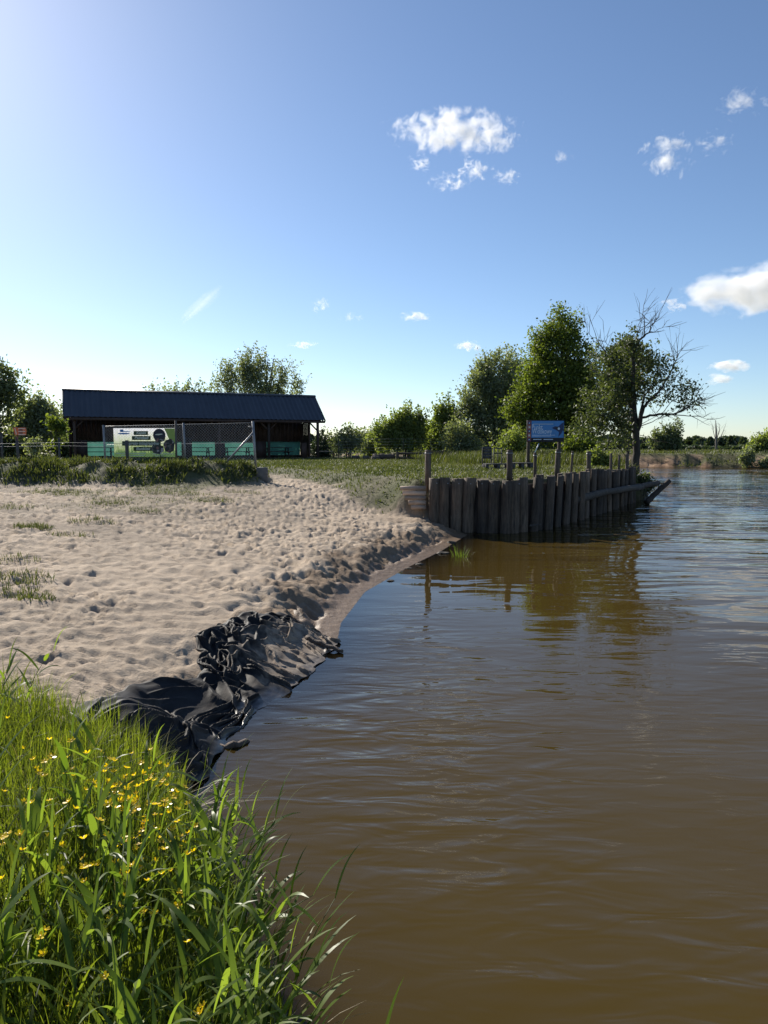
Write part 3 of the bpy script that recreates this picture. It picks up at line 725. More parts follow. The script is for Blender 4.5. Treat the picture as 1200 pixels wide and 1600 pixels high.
for tx, (x0, z0, x1, z1) in (('Kajaki', (.33, .10, .56, .24)), ('Paintball', (.30, .27, .60, .41)), ('Imprezy integracyjne', (.14, .45, .76, .61)), ('Bankiet', (.32, .65, .62, .79))):
    bar(x0, z0, x1, z1); (lx, lz) = bp(x0 + .045, z1 - .035); letter(tx, lx, lz, (z1 - z0) * BHt * .95, (x1 - x0 - .075) * BWd, M['cream'], ban, -.016, .18, .004)
cx, cz = bp(.93, .26); poly(ban, 'leaf_print', [bp(.82, 0.01), bp(.995, 0.01), bp(.995, .56), bp(.90, .42), bp(.86, .2)], -.006, M['lime'])
cx, cz = bp(.74, .24); poly(ban, 'photo_print', ell(cx, cz, .10 * BWd, .22 * BHt), -.010, M['sign_dark'])
poly(ban, 'photo_print', [bp(*q_) for q_ in ((.66, .36), (.84, .33), (.82, .44), (.74, .50), (.68, .46))], -.014, M['photo'])
poly(ban, 'kayak_print', [bp(*q_) for q_ in ((.665, .235), (.70, .20), (.78, .19), (.80, .21), (.73, .245))], -.014, M['cream'])
poly(ban, 'photo_print', [bp(*q_) for q_ in ((.80, .55), (.84, .42), (.93, .36), (.985, .50), (.97, .78), (.90, .86), (.83, .80))], -.011, M['photo'])
poly(ban, 'photo_print', [bp(*q_) for q_ in ((.60, .70), (.63, .60), (.71, .57), (.80, .62), (.81, .80), (.74, .90), (.64, .86))], -.016, M['photo'])
cx, cz = bp(.17, .17)                                              # small emblem: blue waves and sail shapes
for k, (dx, dz, rx, rz) in enumerate(((0, -.02, .10, .028), (.04, .05, .07, .02), (-.03, .08, .03, .05))):
    poly(ban, 'emblem', ell(cx + dx * BWd, cz + dz * BHt, rx * BWd, rz * BHt, 20), -.008 - .002 * k, M['sign_blue'] if k != 1 else M['sign_white'])
for fx0, fx1, fz in ((.03, .52, .86), (.12, .50, .93), (.62, .96, .88), (.64, .80, .945)):
    (a, t_), (c, u_) = bp(fx0, fz), bp(fx1, fz + .025); poly(ban, 'fine_print', rect(a, u_, c, t_), -.008, M['cream'])

# orange direction board on the thin post
ol, orr = at_y(20.5, 680, 24.0), at_y(41, 668, 24.0)
og = thing('direction_board', 'small orange arrow board with two pale text lines on a thin post', 'sign', ((ol.x + orr.x) / 2, 24.0, (ol.z + orr.z) / 2))
w_, h_ = (orr.x - ol.x) / 2, (orr.z - ol.z) / 2
poly(og, 'board', [(-w_, h_), (-w_ + .05, -h_), (w_ * .9, -h_), (w_, 0), (w_ * .9, h_)], 0, M['orange'], .02)
poly(og, 'border_stripe', [(-w_ + .05, h_ * .85), (-w_ + .09, -h_ * .85), (-w_ + .13, -h_ * .85), (-w_ + .09, h_ * .85)], -.005, M['orange_pale'])
for z_ in (.72, -.02, -.8):
    poly(og, 'border_stripe', rect(-w_ + .17, z_ * h_ - .02, w_ * .86, z_ * h_ + .02), -.005, M['orange_pale'])
for z_ in (.36, -.42):
    poly(og, 'text_line', rect(-w_ + .19, z_ * h_ - .028, w_ * .45, z_ * h_ + .028), -.005, M['brown_red'])

# blue board at the lookout
sgY = 30.0
sl, sr = at_y(823, 690.5, sgY), at_y(882, 656.5, sgY); sw_, sh_ = (sr.x - sl.x) / 2, (sr.z - sl.z) / 2
sc_ = Vector(((sl.x + sr.x) / 2, sgY, (sl.z + sr.z) / 2)); bz = 1.26 - sc_.z
sg = thing('lookout_sign', 'blue lookout board with white lettering and red pictogram strip on two posts', 'sign', (sc_.x, sgY, 1.26)); up = sc_.z - 1.26
def shift(pts): return [(x, z + up) for x, z in pts]
MB().box((0, .02, up), (2 * sw_, .05, 2 * sh_), bev=.008).build('panel', M['sign_dark'], sg)
poly(sg, 'blue_field', shift(rect(-sw_ * .76, -sh_ * .62, sw_ * .97, sh_ * .93)), -.012, M['sign_blue'])
poly(sg, 'pictogram_strip', shift(rect(-sw_ * .97, -sh_ * .95, -sw_ * .78, sh_ * .93)), -.012, M['sign_red'])
for k in range(5):
    z_ = sh_ * (.74 - k * .38); poly(sg, 'pictogram', shift(rect(-sw_ * .94, z_ - sh_ * .13, -sw_ * .81, z_ + sh_ * .13)), -.016, M['sign_pink'] if k % 2 else M['sign_navy'])
    poly(sg, 'pictogram', shift(ell(-sw_ * .875, z_, sw_ * .03, sh_ * .06, 12)), -.020, M['sign_white'])
letter('Punkt', -sw_ * .73, up + sh_ * .13, .30, sw_ * .56, M['sign_white'], sg, -.018)
letter('Widokowy', -sw_ * .73, up - sh_ * .24, .30, sw_ * 1.06, M['sign_white'], sg, -.018)
poly(sg, 'fine_print', shift(rect(-sw_ * .68, sh_ * .62, sw_ * .40, sh_ * .66)), -.017, M['cream'])
poly(sg, 'fine_print', shift(rect(-sw_ * .72, -sh_ * .40, sw_ * .5, -sh_ * .36)), -.017, M['sign_white'])
poly(sg, 'fine_print', shift(rect(-sw_ * .72, -sh_ * .49, sw_ * .3, -sh_ * .46)), -.017, M['sign_white'])
for x0, x1 in ((-.66, -.22), (-.1, .40)):
    poly(sg, 'fine_print', shift(rect(sw_ * x0, -sh_ * .80, sw_ * x1, -sh_ * .74)), -.017, M['sign_white'])
poly(sg, 'bird_print', shift([(sw_ * a, sh_ * b_) for a, b_ in ((.34, .30), (.5, .44), (.66, .40), (.86, .72), (.95, .80), (.95, .2), (.85, -.2), (.68, -.55), (.72, -.1), (.55, .1), (.42, .18))]), -.017, M['sign_navy'])
poly(sg, 'bird_print', shift(ell(sw_ * .62, sh_ * .28, sw_ * .13, sh_ * .13, 16)), -.022, M['sign_dark'])
poly(sg, 'bird_print', shift(ell(sw_ * .70, sh_ * .22, sw_ * .06, sh_ * .12, 14)), -.026, M['sign_white'])
for x_ in (-sw_ * .88, sw_ * .78):
    MB().box((x_, .10, (up + sh_ * .9) / 2 - .15), (.12, .1, up + sh_ * .9 + .3), bev=.01).build('post', M['post'], sg)
st = at_y(833.5, 712, sgY - .3); st2 = at_y(842, 693, sgY - .1)
MB().tube([st - Vector((sc_.x, sgY, 1.26)), st2 - Vector((sc_.x, sgY, 1.26))], .022, 6).build('stay', M['white_plastic'], sg, True)
# ------------------------------------------------------------------ timber bank wall
wall = thing('retaining_wall', 'bank wall of dark upright weathered half logs standing in the brown river', 'retaining wall', (1.15, 19.25, 0))
WO = Vector((1.15, 19.25, 0)); wr_ = random.Random(5)
WP = np.array(WALL); seg = np.hypot(*np.diff(WP, axis=0).T); cum = np.concatenate([[0], np.cumsum(seg)])
def wpt(s):
    k = min(max(np.searchsorted(cum, s) - 1, 0), len(seg) - 1); f = (s - cum[k]) / seg[k]
    p = WP[k] * (1 - f) + WP[k + 1] * f; d = (WP[k + 1] - WP[k]) / seg[k]; return p, d
def plank(p, d, w, th, top, lean, off, par, name='plank'):
    nrm = Vector((d[1], -d[0])); mb = MB(); nz = 7; prof = [(-1, -.35), (-.92, .25), (-.5, .75), (0, 1), (.5, .75), (.92, .25), (1, -.35)]
    prof = [(a * (1 + wr_.uniform(-.08, .08)), b * (1 + wr_.uniform(-.25, .25))) for a, b in prof]; n = len(prof); vs = []
    zb = -1.0
    bowx, bowy = wr_.uniform(-.04, .04), wr_.uniform(-.02, .02); tap = wr_.uniform(-.08, .1); wid = [wr_.uniform(-.04, .04) for _ in range(nz + 1)]
    for i in range(nz + 1):
        f = i / nz; z = zb + (top - zb) * f; ww = w / 2 * (1 + tap * (f - .5) + wid[i])
        for a, b in prof:
            x = a * ww + lean * (f - .3) + bowx * math.sin(f * 3.14); y = b * th + off + bowy * math.sin(f * 5)
            zz = z + (wr_.uniform(-.012, .012) if i == nz else 0)
            vs.append((p[0] + d[0] * x + nrm.x * y - WO.x, p[1] + d[1] * x + nrm.y * y - WO.y, zz))
    q = [(i * n + k, i * n + (k + 1) % n, (i + 1) * n + (k + 1) % n, (i + 1) * n + k) for i in range(nz) for k in range(n)]
    c = len(vs); vs.append(tuple(np.mean(vs[-n:], axis=0))); t = [(c, nz * n + k, nz * n + (k + 1) % n) for k in range(n)]
    mb.add(vs, q, t); return mb.build(name, M['plank'], par)
s = .12; k = 0; front_len = cum[2]
while s < cum[-1] - .05:
    front = s < front_len + .1
    w = wr_.uniform(.25, .33) if front else wr_.uniform(.30, .40)
    p, d = wpt(min(s, cum[-1])); top = 1.36 + .10 * float(sstep(front_len, front_len + 2, s)) - .08 * float(sstep(7, 12, s)) + wr_.uniform(-.06, .045)
    plank(p, d, w, wr_.uniform(.06, .12), top, wr_.uniform(-.085, .085) + (.06 if 3 < s < 6 and k % 2 else 0), wr_.uniform(-.01, .03) + (0 if front else (.07 if k % 2 else -.03)), wall)
    s += (w + wr_.uniform(.0, .035)) if front else (w * .5 + wr_.uniform(.16, .22)); k += 1
mb = MB()                                         # backing boards behind the gaps
for a, b in zip(WALL[:-1], WALL[1:]):
    A, B = Vector((*a, .25)) - WO, Vector((*b, .25)) - WO; dd = (B - A).normalized(); nb = Vector((-dd.y, dd.x, 0)) * .10
    mb.bar(A + nb, B + nb, .05, 1.95)
mb.build('backing_board', M['post'], wall)
# bolts along the top of the front planks
mb = MB(); s = .25
while s < front_len + .3:
    p, d = wpt(s); nrm = Vector((d[1], -d[0])); c = Vector((p[0], p[1], 1.26)) - WO
    mb.tube([c + Vector((nrm.x, nrm.y, 0)) * .08, c + Vector((nrm.x, nrm.y, 0)) * .125], .016, 7); s += .29
mb.build('bolt', M['galv'], wall)
# bundle of short pale logs closing the near end
for k in range(5):
    z = .62 + k * .124; x0 = .42 + (4 - k) * .07 + wr_.uniform(-.02, .02)
    lg = MB().tube([Vector((x0 - WO.x, 19.33 + .02 * (k % 2) - WO.y, z)), Vector(((x0 + 1.12) / 2 - WO.x, 19.31 - WO.y, z + .006)), Vector((1.10 - WO.x, 19.30 - WO.y, z))], [.059, .063, .06], 10).build('end_log', M['fresh_log'], wall)
# bank posts behind the wall
def bank_post(px, y0, y1, Y, w, label, lean=0.0, band=True):
    a, b = at_y(px, y1, Y), at_y(px + lean, y0, Y); zb = ground_z(a.x, Y + .0)
    t = thing('mooring_post', label, 'post', (a.x, Y, zb - .05), 0, 'wooden posts along the bank wall')
    h = b.z - zb + .05; dx = b.x - a.x
    mb = MB().tube([(0, 0, -.2), (dx * .5, 0, h * .5), (dx * .97, 0, h - .02), (dx, 0, h)], [w / 2 * 1.05, w / 2, w / 2 * .97, w / 2 * .8], 9, wob=.04); mb.build('shaft', M['post'], t)
    if band:
        mb = MB().tube([(dx * .93, 0, h - .10), (dx * .94, 0, h - .075)], w / 2 * 1.12, 10); mb.build('rope_band', M['galv'], t)
    return t
bank_post(668.5, 703, 757, 19.55, .165, 'thick dark post beside the stack of short pale logs', .5)
bank_post(796.5, 703, 746, 19.6, .16, 'dark post in front of the pallet bench by the wall')
bank_post(836, 707, 739, 20.0, .09, 'thin dark post just right of the blue board left post', .4)
bank_post(870, 702, 738, 21.6, .15, 'thick dark post leaning below the right end of the blue board', 2.2)
bank_post(892, 705, 734, 23.2, .075, 'thin leaning post on the wall right of the blue board', 3)
bank_post(920, 705, 732, 24.4, .15, 'dark post standing before the bright green bush')
bank_post(955, 708, 731, 27.0, .10, 'narrow post at the left of the three closest to the bare tree', 0, False)
bank_post(967.5, 711, 730.5, 27.8, .09, 'shortest post, between two others before the bare tree', 0, False)
bank_post(980, 709.5, 730, 28.8, .14, 'thick short post nearest the bare tree trunk', 0, False)
# driftwood
def log(name, pts, rad, label, mat='log', n=10):
    pts = [Vector(p) for p in pts]; o = pts[0].copy(); N_ = 9; path = []; rr = []
    for i in range(N_ + 1):
        f = i / N_ * (len(pts) - 1); k = min(int(f), len(pts) - 2); path.append(pts[k].lerp(pts[k + 1], f - k) - o + Vector((0, 0, .012 * math.sin(i * 2.1)))); rr.append((rad[0] + (rad[1] - rad[0]) * i / N_) * (1 + wr_.uniform(-.06, .06)))
    ob = MB().tube(path, rr, n, wob=.05).build(name, M[mat], None, False, o); return tag(ob, label, 'log')
log('drift_log', [at_y(897, 782, 21.9), at_y(935, 771, 23.6), at_y(975, 764.5, 25.6), at_y(1003, 761, 27.4)], (.12, .10), 'long grey log lying along the foot of the wall above the water', 'log')
log('drift_log', [at_y(968, 767, 26.2), at_y(1000, 760, 27.3), at_y(1028, 754.5, 28.6)], (.11, .10), 'shorter dark log end poking past the wall end towards the river')
log('sunken_trunk', [at_y(1010, 786, 28.2), at_y(1022, 773, 28.4), at_y(1046, 751, 28.6)], (.12, .10), 'black stub of a trunk sticking out of the water at a slant', 'post')
log('broken_branch', [at_y(828, 822, 18.35), at_y(845, 819, 18.6)], (.03, .015), 'small broken branch floating at the foot of the wall', 'log', 6)

# concrete block at the end of the soil bank
cb = at_y(410, 757, 24.2); cbz = ground_z(cb.x, cb.y)
tag(MB().box((0, 0, .17), (.36, .4, .5), Matrix.Rotation(.12, 3, 'Z'), .025).build('concrete_block', M['concrete'], None, False, (cb.x, cb.y, cbz)), 'grey concrete block at the right end of the grassy soil bank', 'concrete block')

# pallet seat and low pallet table
Yp = 29.4; pc = at_y(776, 732, Yp); pz = ground_z(pc.x, Yp)
ps = thing('pallet_bench', 'dark pallet bench with two tall back frames behind the wall posts', 'bench', (pc.x, Yp, pz), .06)
mb = MB()
for z in (.06, .22): 
    for k in range(5): mb.box((0, -.35 + k * .175, z), (1.0, .13, .03))
for x in (-.45, 0, .45):
    for y in (-.32, 0, .32): mb.box((x, y, .14), (.12, .12, .13))
mb.build('seat', M['pallet'], ps)
for x0, x1, solid in ((-.5, -.14, True), (-.04, .28, False)):
    mb = MB(); 
    for x in (x0, x1): mb.box((x, .38, .53), (.035, .05, .66))
    for z in ((.84, .72, .60, .48) if solid else (.84, .64)): mb.box(((x0 + x1) / 2, .40, z), (x1 - x0, .03, .115 if solid else .05))
    if not solid: mb.box(((x0 + x1) / 2, .385, .6), (.03, .04, .5))
    mb.build('backrest', M['pallet'], ps)
pc = at_y(815, 732.5, Yp + .3); pz = ground_z(pc.x, Yp + .3)
pt = thing('pallet_table', 'low dark pallet table under the blue board', 'table', (pc.x, Yp + .3, pz))
mb = MB()
for k in range(4): mb.box((0, -.3 + k * .2, .24), (.84, .17, .03))
mb.build('tabletop', M['pallet'], pt)
for x in (-.37, -.02, .33):
    mb = MB(); mb.box((x, -.30, .11), (.12, .12, .225)); mb.box((x, .30, .11), (.12, .12, .225)); mb.build('leg', M['pallet'], pt)

# things standing along the back of the lawn
Yb = 50.0; b0 = at_y(646, 718.5, Yb); z0 = ground_z(b0.x, Yb)
rb = thing('rail_bench', 'long low wooden trough with two rails at the back of the lawn', 'trough', (b0.x, Yb, z0))
for x in (-1.08, 1.08): MB().box((x, 0, .27), (.2, .34, .58), bev=.02).build('end_post', M['post'], rb)
mb = MB(); mb.box((0, 0, .45), (2.0, .10, .14), bev=.01); mb.box((0, 0, .13), (2.0, .10, .12), bev=.01); mb.build('rail', M['post'], rb)
mb = MB(); mb.box((0, .2, .50), (2.1, .28, .05)); mb.build('top_board', M['log'], rb)
b0 = at_y(681, 717, 52.0); z0 = ground_z(b0.x, 52)
cr = thing('slatted_crate', 'dark slatted wooden crate behind the first wall post', 'crate', (b0.x, 52, z0))
mb = MB()
for k in range(8): mb.box((-.52 + k * .15, -.4, .28), (.13, .03, .56)); mb.box((-.52 + k * .15, .4, .28), (.13, .03, .56))
for k in range(5): mb.box((-.58, -.32 + k * .16, .28), (.03, .13, .56)); mb.box((.58, -.32 + k * .16, .28), (.03, .13, .56))
mb.build('slats', M['post'], cr); MB().box((0, 0, .5), (1.1, .74, .04)).build('lid', M['post'], cr)
for k, (px, py, Y, r_, ln, lb) in enumerate(((587, 716.5, 50.5, .16, .5, 'short log stump lying left of the dark log pile'), (600, 715, 51, .22, 1.5, 'dark thick log lying left of the long trough'), (708, 715, 53, .14, 1.1, 'thin dark log lying right of the slatted crate'), (742, 714, 55, .13, 2.4, 'long dark log lying behind the pallet bench'), (556, 716, 52, .17, .45, 'small cut stump lying between the shed and the log pile'), (572, 716, 51, .15, .4, 'small cut stump nearest the dark thick log'))):
    c = at_y(px, py, Y); z = ground_z(c.x, Y) + r_ * .8; log('cut_log', [(c.x - ln / 2, Y, z), (c.x + ln / 2, Y + .15, z + .02)], (r_, r_ * .92), lb, 'log' if k in (0, 4, 5) else 'post')
# pale heap: crumpled plastic on the logs
c = at_y(724, 712, 54.0); z = ground_z(c.x, 54.0)
bm = bmesh.new(); bmesh.ops.create_icosphere(bm, subdivisions=3, radius=1)
for v in bm.verts:
    n_ = float(fbm(np.array([v.co.x * 2.3 + 4]), np.array([v.co.y * 2.3 + v.co.z * 3]), 3, 3)[0]); v.co *= .7 + .65 * n_; v.co = Vector((v.co.x * .42, v.co.y * .3, max(v.co.z, -.3) * .30))
me = bpy.data.meshes.new('plastic_heap'); bm.to_mesh(me); bm.free(); me.materials.append(M['white_plastic'])
tag(link('plastic_heap', me, None, (c.x, 54.0, z + .12)), 'crumpled white plastic heap at the back of the lawn', 'plastic heap')
c = at_y(713, 714, 53.5); z = ground_z(c.x, 53.5)
tag(MB().bar((-.45, 0, .13), (.45, .1, .16), .3, .05).build('pale_board', M['fresh_log'], None, False, (c.x, 53.5, z)), 'pale board lying flat left of the white plastic heap', 'board')
hb = thing('plank_bench', 'pale plank bench in the grass right of the shed', 'bench', (at_y(509, 712, 60).x, 60, ground_z(-4.7, 60)))
MB().box((0, 0, .52), (1.6, .3, .06)).build('seat', M['fresh_log'], hb)
for x in (-.6, .6): MB().box((x, 0, .25), (.12, .25, .5)).build('leg', M['post'], hb)
# thin poles of a wire fence behind the lawn
bf = thing('mesh_fence', 'tall thin wire fence with slender poles in front of the far bushes', 'fence', (0, 58, 1.34)); fo = Vector((0, 58, 1.34))
for px in (529, 575, 630, 673, 716, 762, 802):
    a = at_y(px, 712, 58); MB().tube([Vector((a.x, 58, 1.2)) - fo, Vector((a.x, 58, 2.85)) - fo], .025, 6).build('pole', M['rust_pipe'], bf)
mb = MB()
for z in np.linspace(1.45, 2.8, 7):
    mb.tube([Vector((at_y(529, 712, 58).x, 58, z)) - fo, Vector((at_y(802, 712, 58).x, 58, z)) - fo], .006, 3, cap=False)
mb.build('wires', M['wire'], bf)

# ------------------------------------------------------------------ black sheet crumpled on the bank
def resample(P, n):
    P = np.array(P); d = np.concatenate([[0], np.cumsum(np.hypot(*np.diff(P, axis=0).T))]); t = np.linspace(0, d[-1], n)
    return np.stack([np.interp(t, d, P[:, 0]), np.interp(t, d, P[:, 1])], 1)
def zp(px, py, z): return on_z(px, py, z)
landE = [zp(95, 1150, .45), zp(128, 1085, .45), zp(205, 1040, .46), zp(285, 1016, .46), zp(312, 975, .44), zp(362, 950, .43), zp(425, 938, .40), zp(482, 950, .36)]
waterE = [zp(165, 1262, .14), zp(250, 1262, .0), zp(330, 1222, -.05), zp(352, 1166, -.04), zp(400, 1118, -.04), zp(450, 1090, -.04), zp(495, 1052, -.04), zp(530, 1006, -.04)]
moundc = zp(235, 1085, .5)
nv, nu = 200, 520
Lp, Wp = resample(landE, nu), resample(waterE, nu); Lp = Lp + (fbm(np.arange(nu) * .022, np.arange(nu) * 0, 3, 14) - .5)[:, None] * .30; Wp = Wp + (fbm(np.arange(nu) * .04, np.arange(nu) * 0 + 5, 3, 15) - .5)[:, None] * .16
uu, vv = np.meshgrid(np.linspace(0, 1, nu), np.linspace(0, 1, nv))
P = Lp[None] * (1 - vv[..., None]) + Wp[None] * vv[..., None]
base = np.maximum(terrain(P[..., 0].ravel(), P[..., 1].ravel()).reshape(nv, nu), -.16)
for _ in range(60):
    b2 = base.copy(); b2[1:-1, 1:-1] = (base[:-2, 1:-1] + base[2:, 1:-1] + base[1:-1, :-2] + base[1:-1, 2:]) / 4; base = b2
def hump(mx_, my_, rx, ry, ang, hh_):
    c, s_ = math.cos(ang), math.sin(ang); dx, dy = P[..., 0] - mx_, P[..., 1] - my_; return hh_ * np.exp(-((dx * c + dy * s_) / rx) ** 2 - ((-dx * s_ + dy * c) / ry) ** 2)
base = base + hump(moundc[0] + .02, moundc[1] + .02, .50, .30, .5, .15) + hump(-1.22, 6.75, .09, .5, .25, .05) + hump(-1.25, 8.2, .5, .22, -.2, .03)
LU, LV = 4.1, 1.25; S_, T_ = uu * LU, vv * LV; fr = np.random.default_rng(12)
folds = np.zeros((nv, nu))
def fold(u, v, ang, ln, curl, w, h, wig=.0):
    global folds
    n_ = 20; t = np.linspace(-.5, .5, n_); a = ang + curl * t * ln + wig * np.sin(t * 9 + u * 50); dx, dy = np.cos(a) * ln / n_, np.sin(a) * ln / n_
    px = u * LU + np.cumsum(dx) - dx.sum() / 2; py = v * LV + np.cumsum(dy) - dy.sum() / 2; m = w * 3.2
    i0, i1 = np.searchsorted(S_[0], px.min() - m), np.searchsorted(S_[0], px.max() + m); j0, j1 = np.searchsorted(T_[:, 0], py.min() - m), np.searchsorted(T_[:, 0], py.max() + m)
    if i1 <= i0 or j1 <= j0: return
    X, Y = S_[j0:j1, i0:i1], T_[j0:j1, i0:i1]; best = np.full(X.shape, 9e9); tt = np.zeros(X.shape)
    for k in range(n_ - 1):
        ex, ey = px[k + 1] - px[k], py[k + 1] - py[k]; f = np.clip(((X - px[k]) * ex + (Y - py[k]) * ey) / (ex * ex + ey * ey + 1e-12), 0, 1)
        d = np.hypot(X - px[k] - f * ex, Y - py[k] - f * ey); mk = d < best; best = np.where(mk, d, best); tt = np.where(mk, (k + f) / (n_ - 1), tt)
    r_ = h * np.sin(np.pi * np.clip(tt * .9 + .05, 0, 1)) ** .6 * (.62 * np.exp(-(best / w) ** 2) + .38 * np.exp(-best / w * 1.6)); folds[j0:j1, i0:i1] = np.maximum(folds[j0:j1, i0:i1], r_)
U = fr.uniform
for k in range(95): fold(U(.47, .98), U(.03, .46), U(0, 3.14), U(.18, .55), U(-9, 9), U(.014, .03), U(.03, .07), .3)
for k in range(44): fold(U(.56, .99), U(.40, .95), 1.57 + fr.normal() * .3, U(.25, .6), U(-2, 2), U(.009, .018), U(.02, .05), .2)
for k in range(4): fold(.41 + .022 * k, .42, 1.45 + .15 * fr.normal(), 1.0, U(-.8, .8), U(.035, .055), U(.05, .09), .12)
for k in range(12): fold(U(.08, .40), U(.05, .60), fr.normal() * .5, U(.5, 1.1), U(-1.5, 1.5), U(.018, .04), U(.018, .045), .1)
for k in range(44): fold(U(.04, .52), U(.58, .99), fr.normal() * .35, U(.25, .8), U(-2.5, 2.5), U(.014, .03), U(.025, .065), .2)
ew = np.minimum(1, np.minimum(np.minimum(vv * 9, (1 - vv) * 40), np.minimum(uu, 1 - uu) * 25))
Z = base + .012 + folds * (.1 + .9 * ew) + (fbm(S_ * 6, T_ * 6, 3, 33) - .5) * .018 - .05 * (1 - np.minimum(1, np.minimum(vv * 14, np.minimum(uu, 1 - uu) * 30)))
lx, ly = (fbm(S_ * 5, T_ * 5, 2, 34) - .5), (fbm(S_ * 5 + 9, T_ * 5, 2, 35) - .5)        # folds lean over a little
TX = np.stack([P[..., 0] + folds * lx * 1.3, P[..., 1] + folds * ly * 1.3 - folds * .25, Z], -1)
i_ = np.arange(nv - 1)[:, None] * nu + np.arange(nu - 1)[None, :]
q = np.stack([i_, i_ + 1, i_ + nu + 1, i_ + nu], -1).reshape(-1, 4)
silt = np.clip(sstep(.58, .70, uu) * sstep(.38, .52, vv + (fbm(uu * 9, vv * 5, 3, 3) - .5) * .5) * 1.0 + .6 * sstep(.55, .68, fbm(uu * 14, vv * 9, 3, 8)) * sstep(.4, .55, uu) * sstep(.2, .45, vv) + .12 * sstep(.55, .7, fbm(uu * 20, vv * 10, 3, 9)), 0, 1)
silt = np.maximum(silt, (1 - sstep(.0, .07, vv + .06 * (fbm(uu * 30, vv * 8, 2, 10) - .5))) * .9)
wet = 1 - sstep(.015, .06, TX[..., 2])
me = mesh_np('black_tarp', TX.reshape(-1, 3), q, None, {'silt': ('FLOAT', silt.ravel()), 'wet': ('FLOAT', wet.ravel())}, smooth=True, mats=[M['sheet']])
tarp = tag(link('black_tarp', me), 'crumpled black woven ground sheet half buried in sand at the water edge', 'tarp')
sd_m = tarp.modifiers.new('thickness', 'SOLIDIFY'); sd_m.thickness = .004
log('tarp_scrap', [Vector((*on_z(338, 1172, -.02), -.02)), Vector((*on_z(368, 1164, .015), .015)), Vector((*on_z(396, 1158, -.02), -.02))], (.035, .02), 'small muddy black roll poking out of the shallow water beside the sheet', 'post', 9)
# clods and sticks fallen from the sandy edge
for px, py, sz_, lb in ((656, 878, .06, 'small dark mud clod on the wet sand nearer the wall'), (692, 861, .09, 'dark mud clod at the waterline near the wall end'), (610, 903, .05, 'small dark mud clod halfway along the wet sand edge'), (640, 884, .04, 'tiny mud clod beside the small dark one on the wet sand'), (705, 846, .07, 'mud clod on the sand slope just left of the first planks')):
    x, y = on_z(px, py, .05); z = ground_z(x, y); bm = bmesh.new(); bmesh.ops.create_icosphere(bm, subdivisions=2, radius=1)
    for v in bm.verts: v.co *= random.uniform(.75, 1.2); v.co = Vector((v.co.x * sz_ * 1.5, v.co.y * sz_, v.co.z * sz_ * .6))
    me = bpy.data.meshes.new('mud_clod'); bm.to_mesh(me); bm.free(); me.materials.append(M['mud']); tag(link('mud_clod', me, None, (x, y, z + sz_ * .2)), lb, 'mud clod')
log('beach_stick', [Vector((*on_z(478, 955, .40), ground_z(*on_z(478, 955, .40)) + .03)), Vector((*on_z(535, 985, .25), ground_z(*on_z(535, 985, .25)) + .05))], (.035, .02), 'half buried dark stick on the sand just above the black sheet', 'post', 7)
# ------------------------------------------------------------------ blades of grass
def blades(base, height, width, lean, az, curve, seg=4, val=None, tipw=.0, roll=None):
    """ribbons: base (n,3), each bending over along its azimuth"""
    n = len(base); t = np.linspace(0, 1, seg + 1)[None, :]
    hgt, ln, cv = height[:, None], lean[:, None], curve[:, None]
    ang = ln + cv * t * t                                   # angle from the vertical
    dz = np.cos(ang); dr = np.sin(ang)
    z = np.concatenate([np.zeros((n, 1)), np.cumsum((dz[:, 1:] + dz[:, :-1]) / 2, 1)], 1) * hgt / seg
    rr = np.concatenate([np.zeros((n, 1)), np.cumsum((dr[:, 1:] + dr[:, :-1]) / 2, 1)], 1) * hgt / seg
    ca, sa = np.cos(az)[:, None], np.sin(az)[:, None]
    c = np.stack([base[:, None, 0] + rr * ca, base[:, None, 1] + rr * sa, base[:, None, 2] + z], -1)
    prof = np.minimum(1, (t + .12) * 3.2) * (1 - t ** 2.2) + .03; w = width[:, None] / 2 * prof
    ro = (rng.uniform(-.9, .9, n) if roll is None else roll)[:, None] * (.3 + .7 * t)
    sx, sy = -sa * np.cos(ro), ca * np.cos(ro); sz = np.sin(ro) * np.ones_like(t)
    side = np.stack([sx * np.ones_like(t), sy * np.ones_like(t), sz], -1) * w[..., None]
    V = np.concatenate([c - side, c + side], 2).reshape(n, seg + 1, 2, 3)
    i = (np.arange(n) * (seg + 1) * 2)[:, None]; k = np.arange(seg)[None, :] * 2
    q = np.stack([i + k, i + k + 1, i + k + 3, i + k + 2], -1).reshape(-1, 4)
    val = rng.random(n) if val is None else val
    return V.reshape(-1, 3), q, np.repeat(val, (seg + 1) * 2)
def join(parts):
    vs, qs, va, o = [], [], [], 0
    for v, q, a in parts: vs.append(v); qs.append(q + o); va.append(a); o += len(v)
    return np.concatenate(vs), np.concatenate(qs), np.concatenate(va)
def grass_obj(name, parts, mat, label, smooth=True):
    v, q, a = join(parts); o = link(name, mesh_np(name, v, q, None, {'v': ('FLOAT', a)}, smooth, [mat])); return tag(o, label, 'grass', kind='stuff')
def place(n, x0, x1, y0, y1, dens):
    x = rng.uniform(x0, x1, n); y = rng.uniform(y0, y1, n); h, sd, k = terrain(x, y, True); p = dens(x, y, sd, k)
    m = rng.random(n) < p; return np.stack([x[m], y[m], h[m] - .01], 1), {a: b[m] for a, b in k.items()}, sd[m]
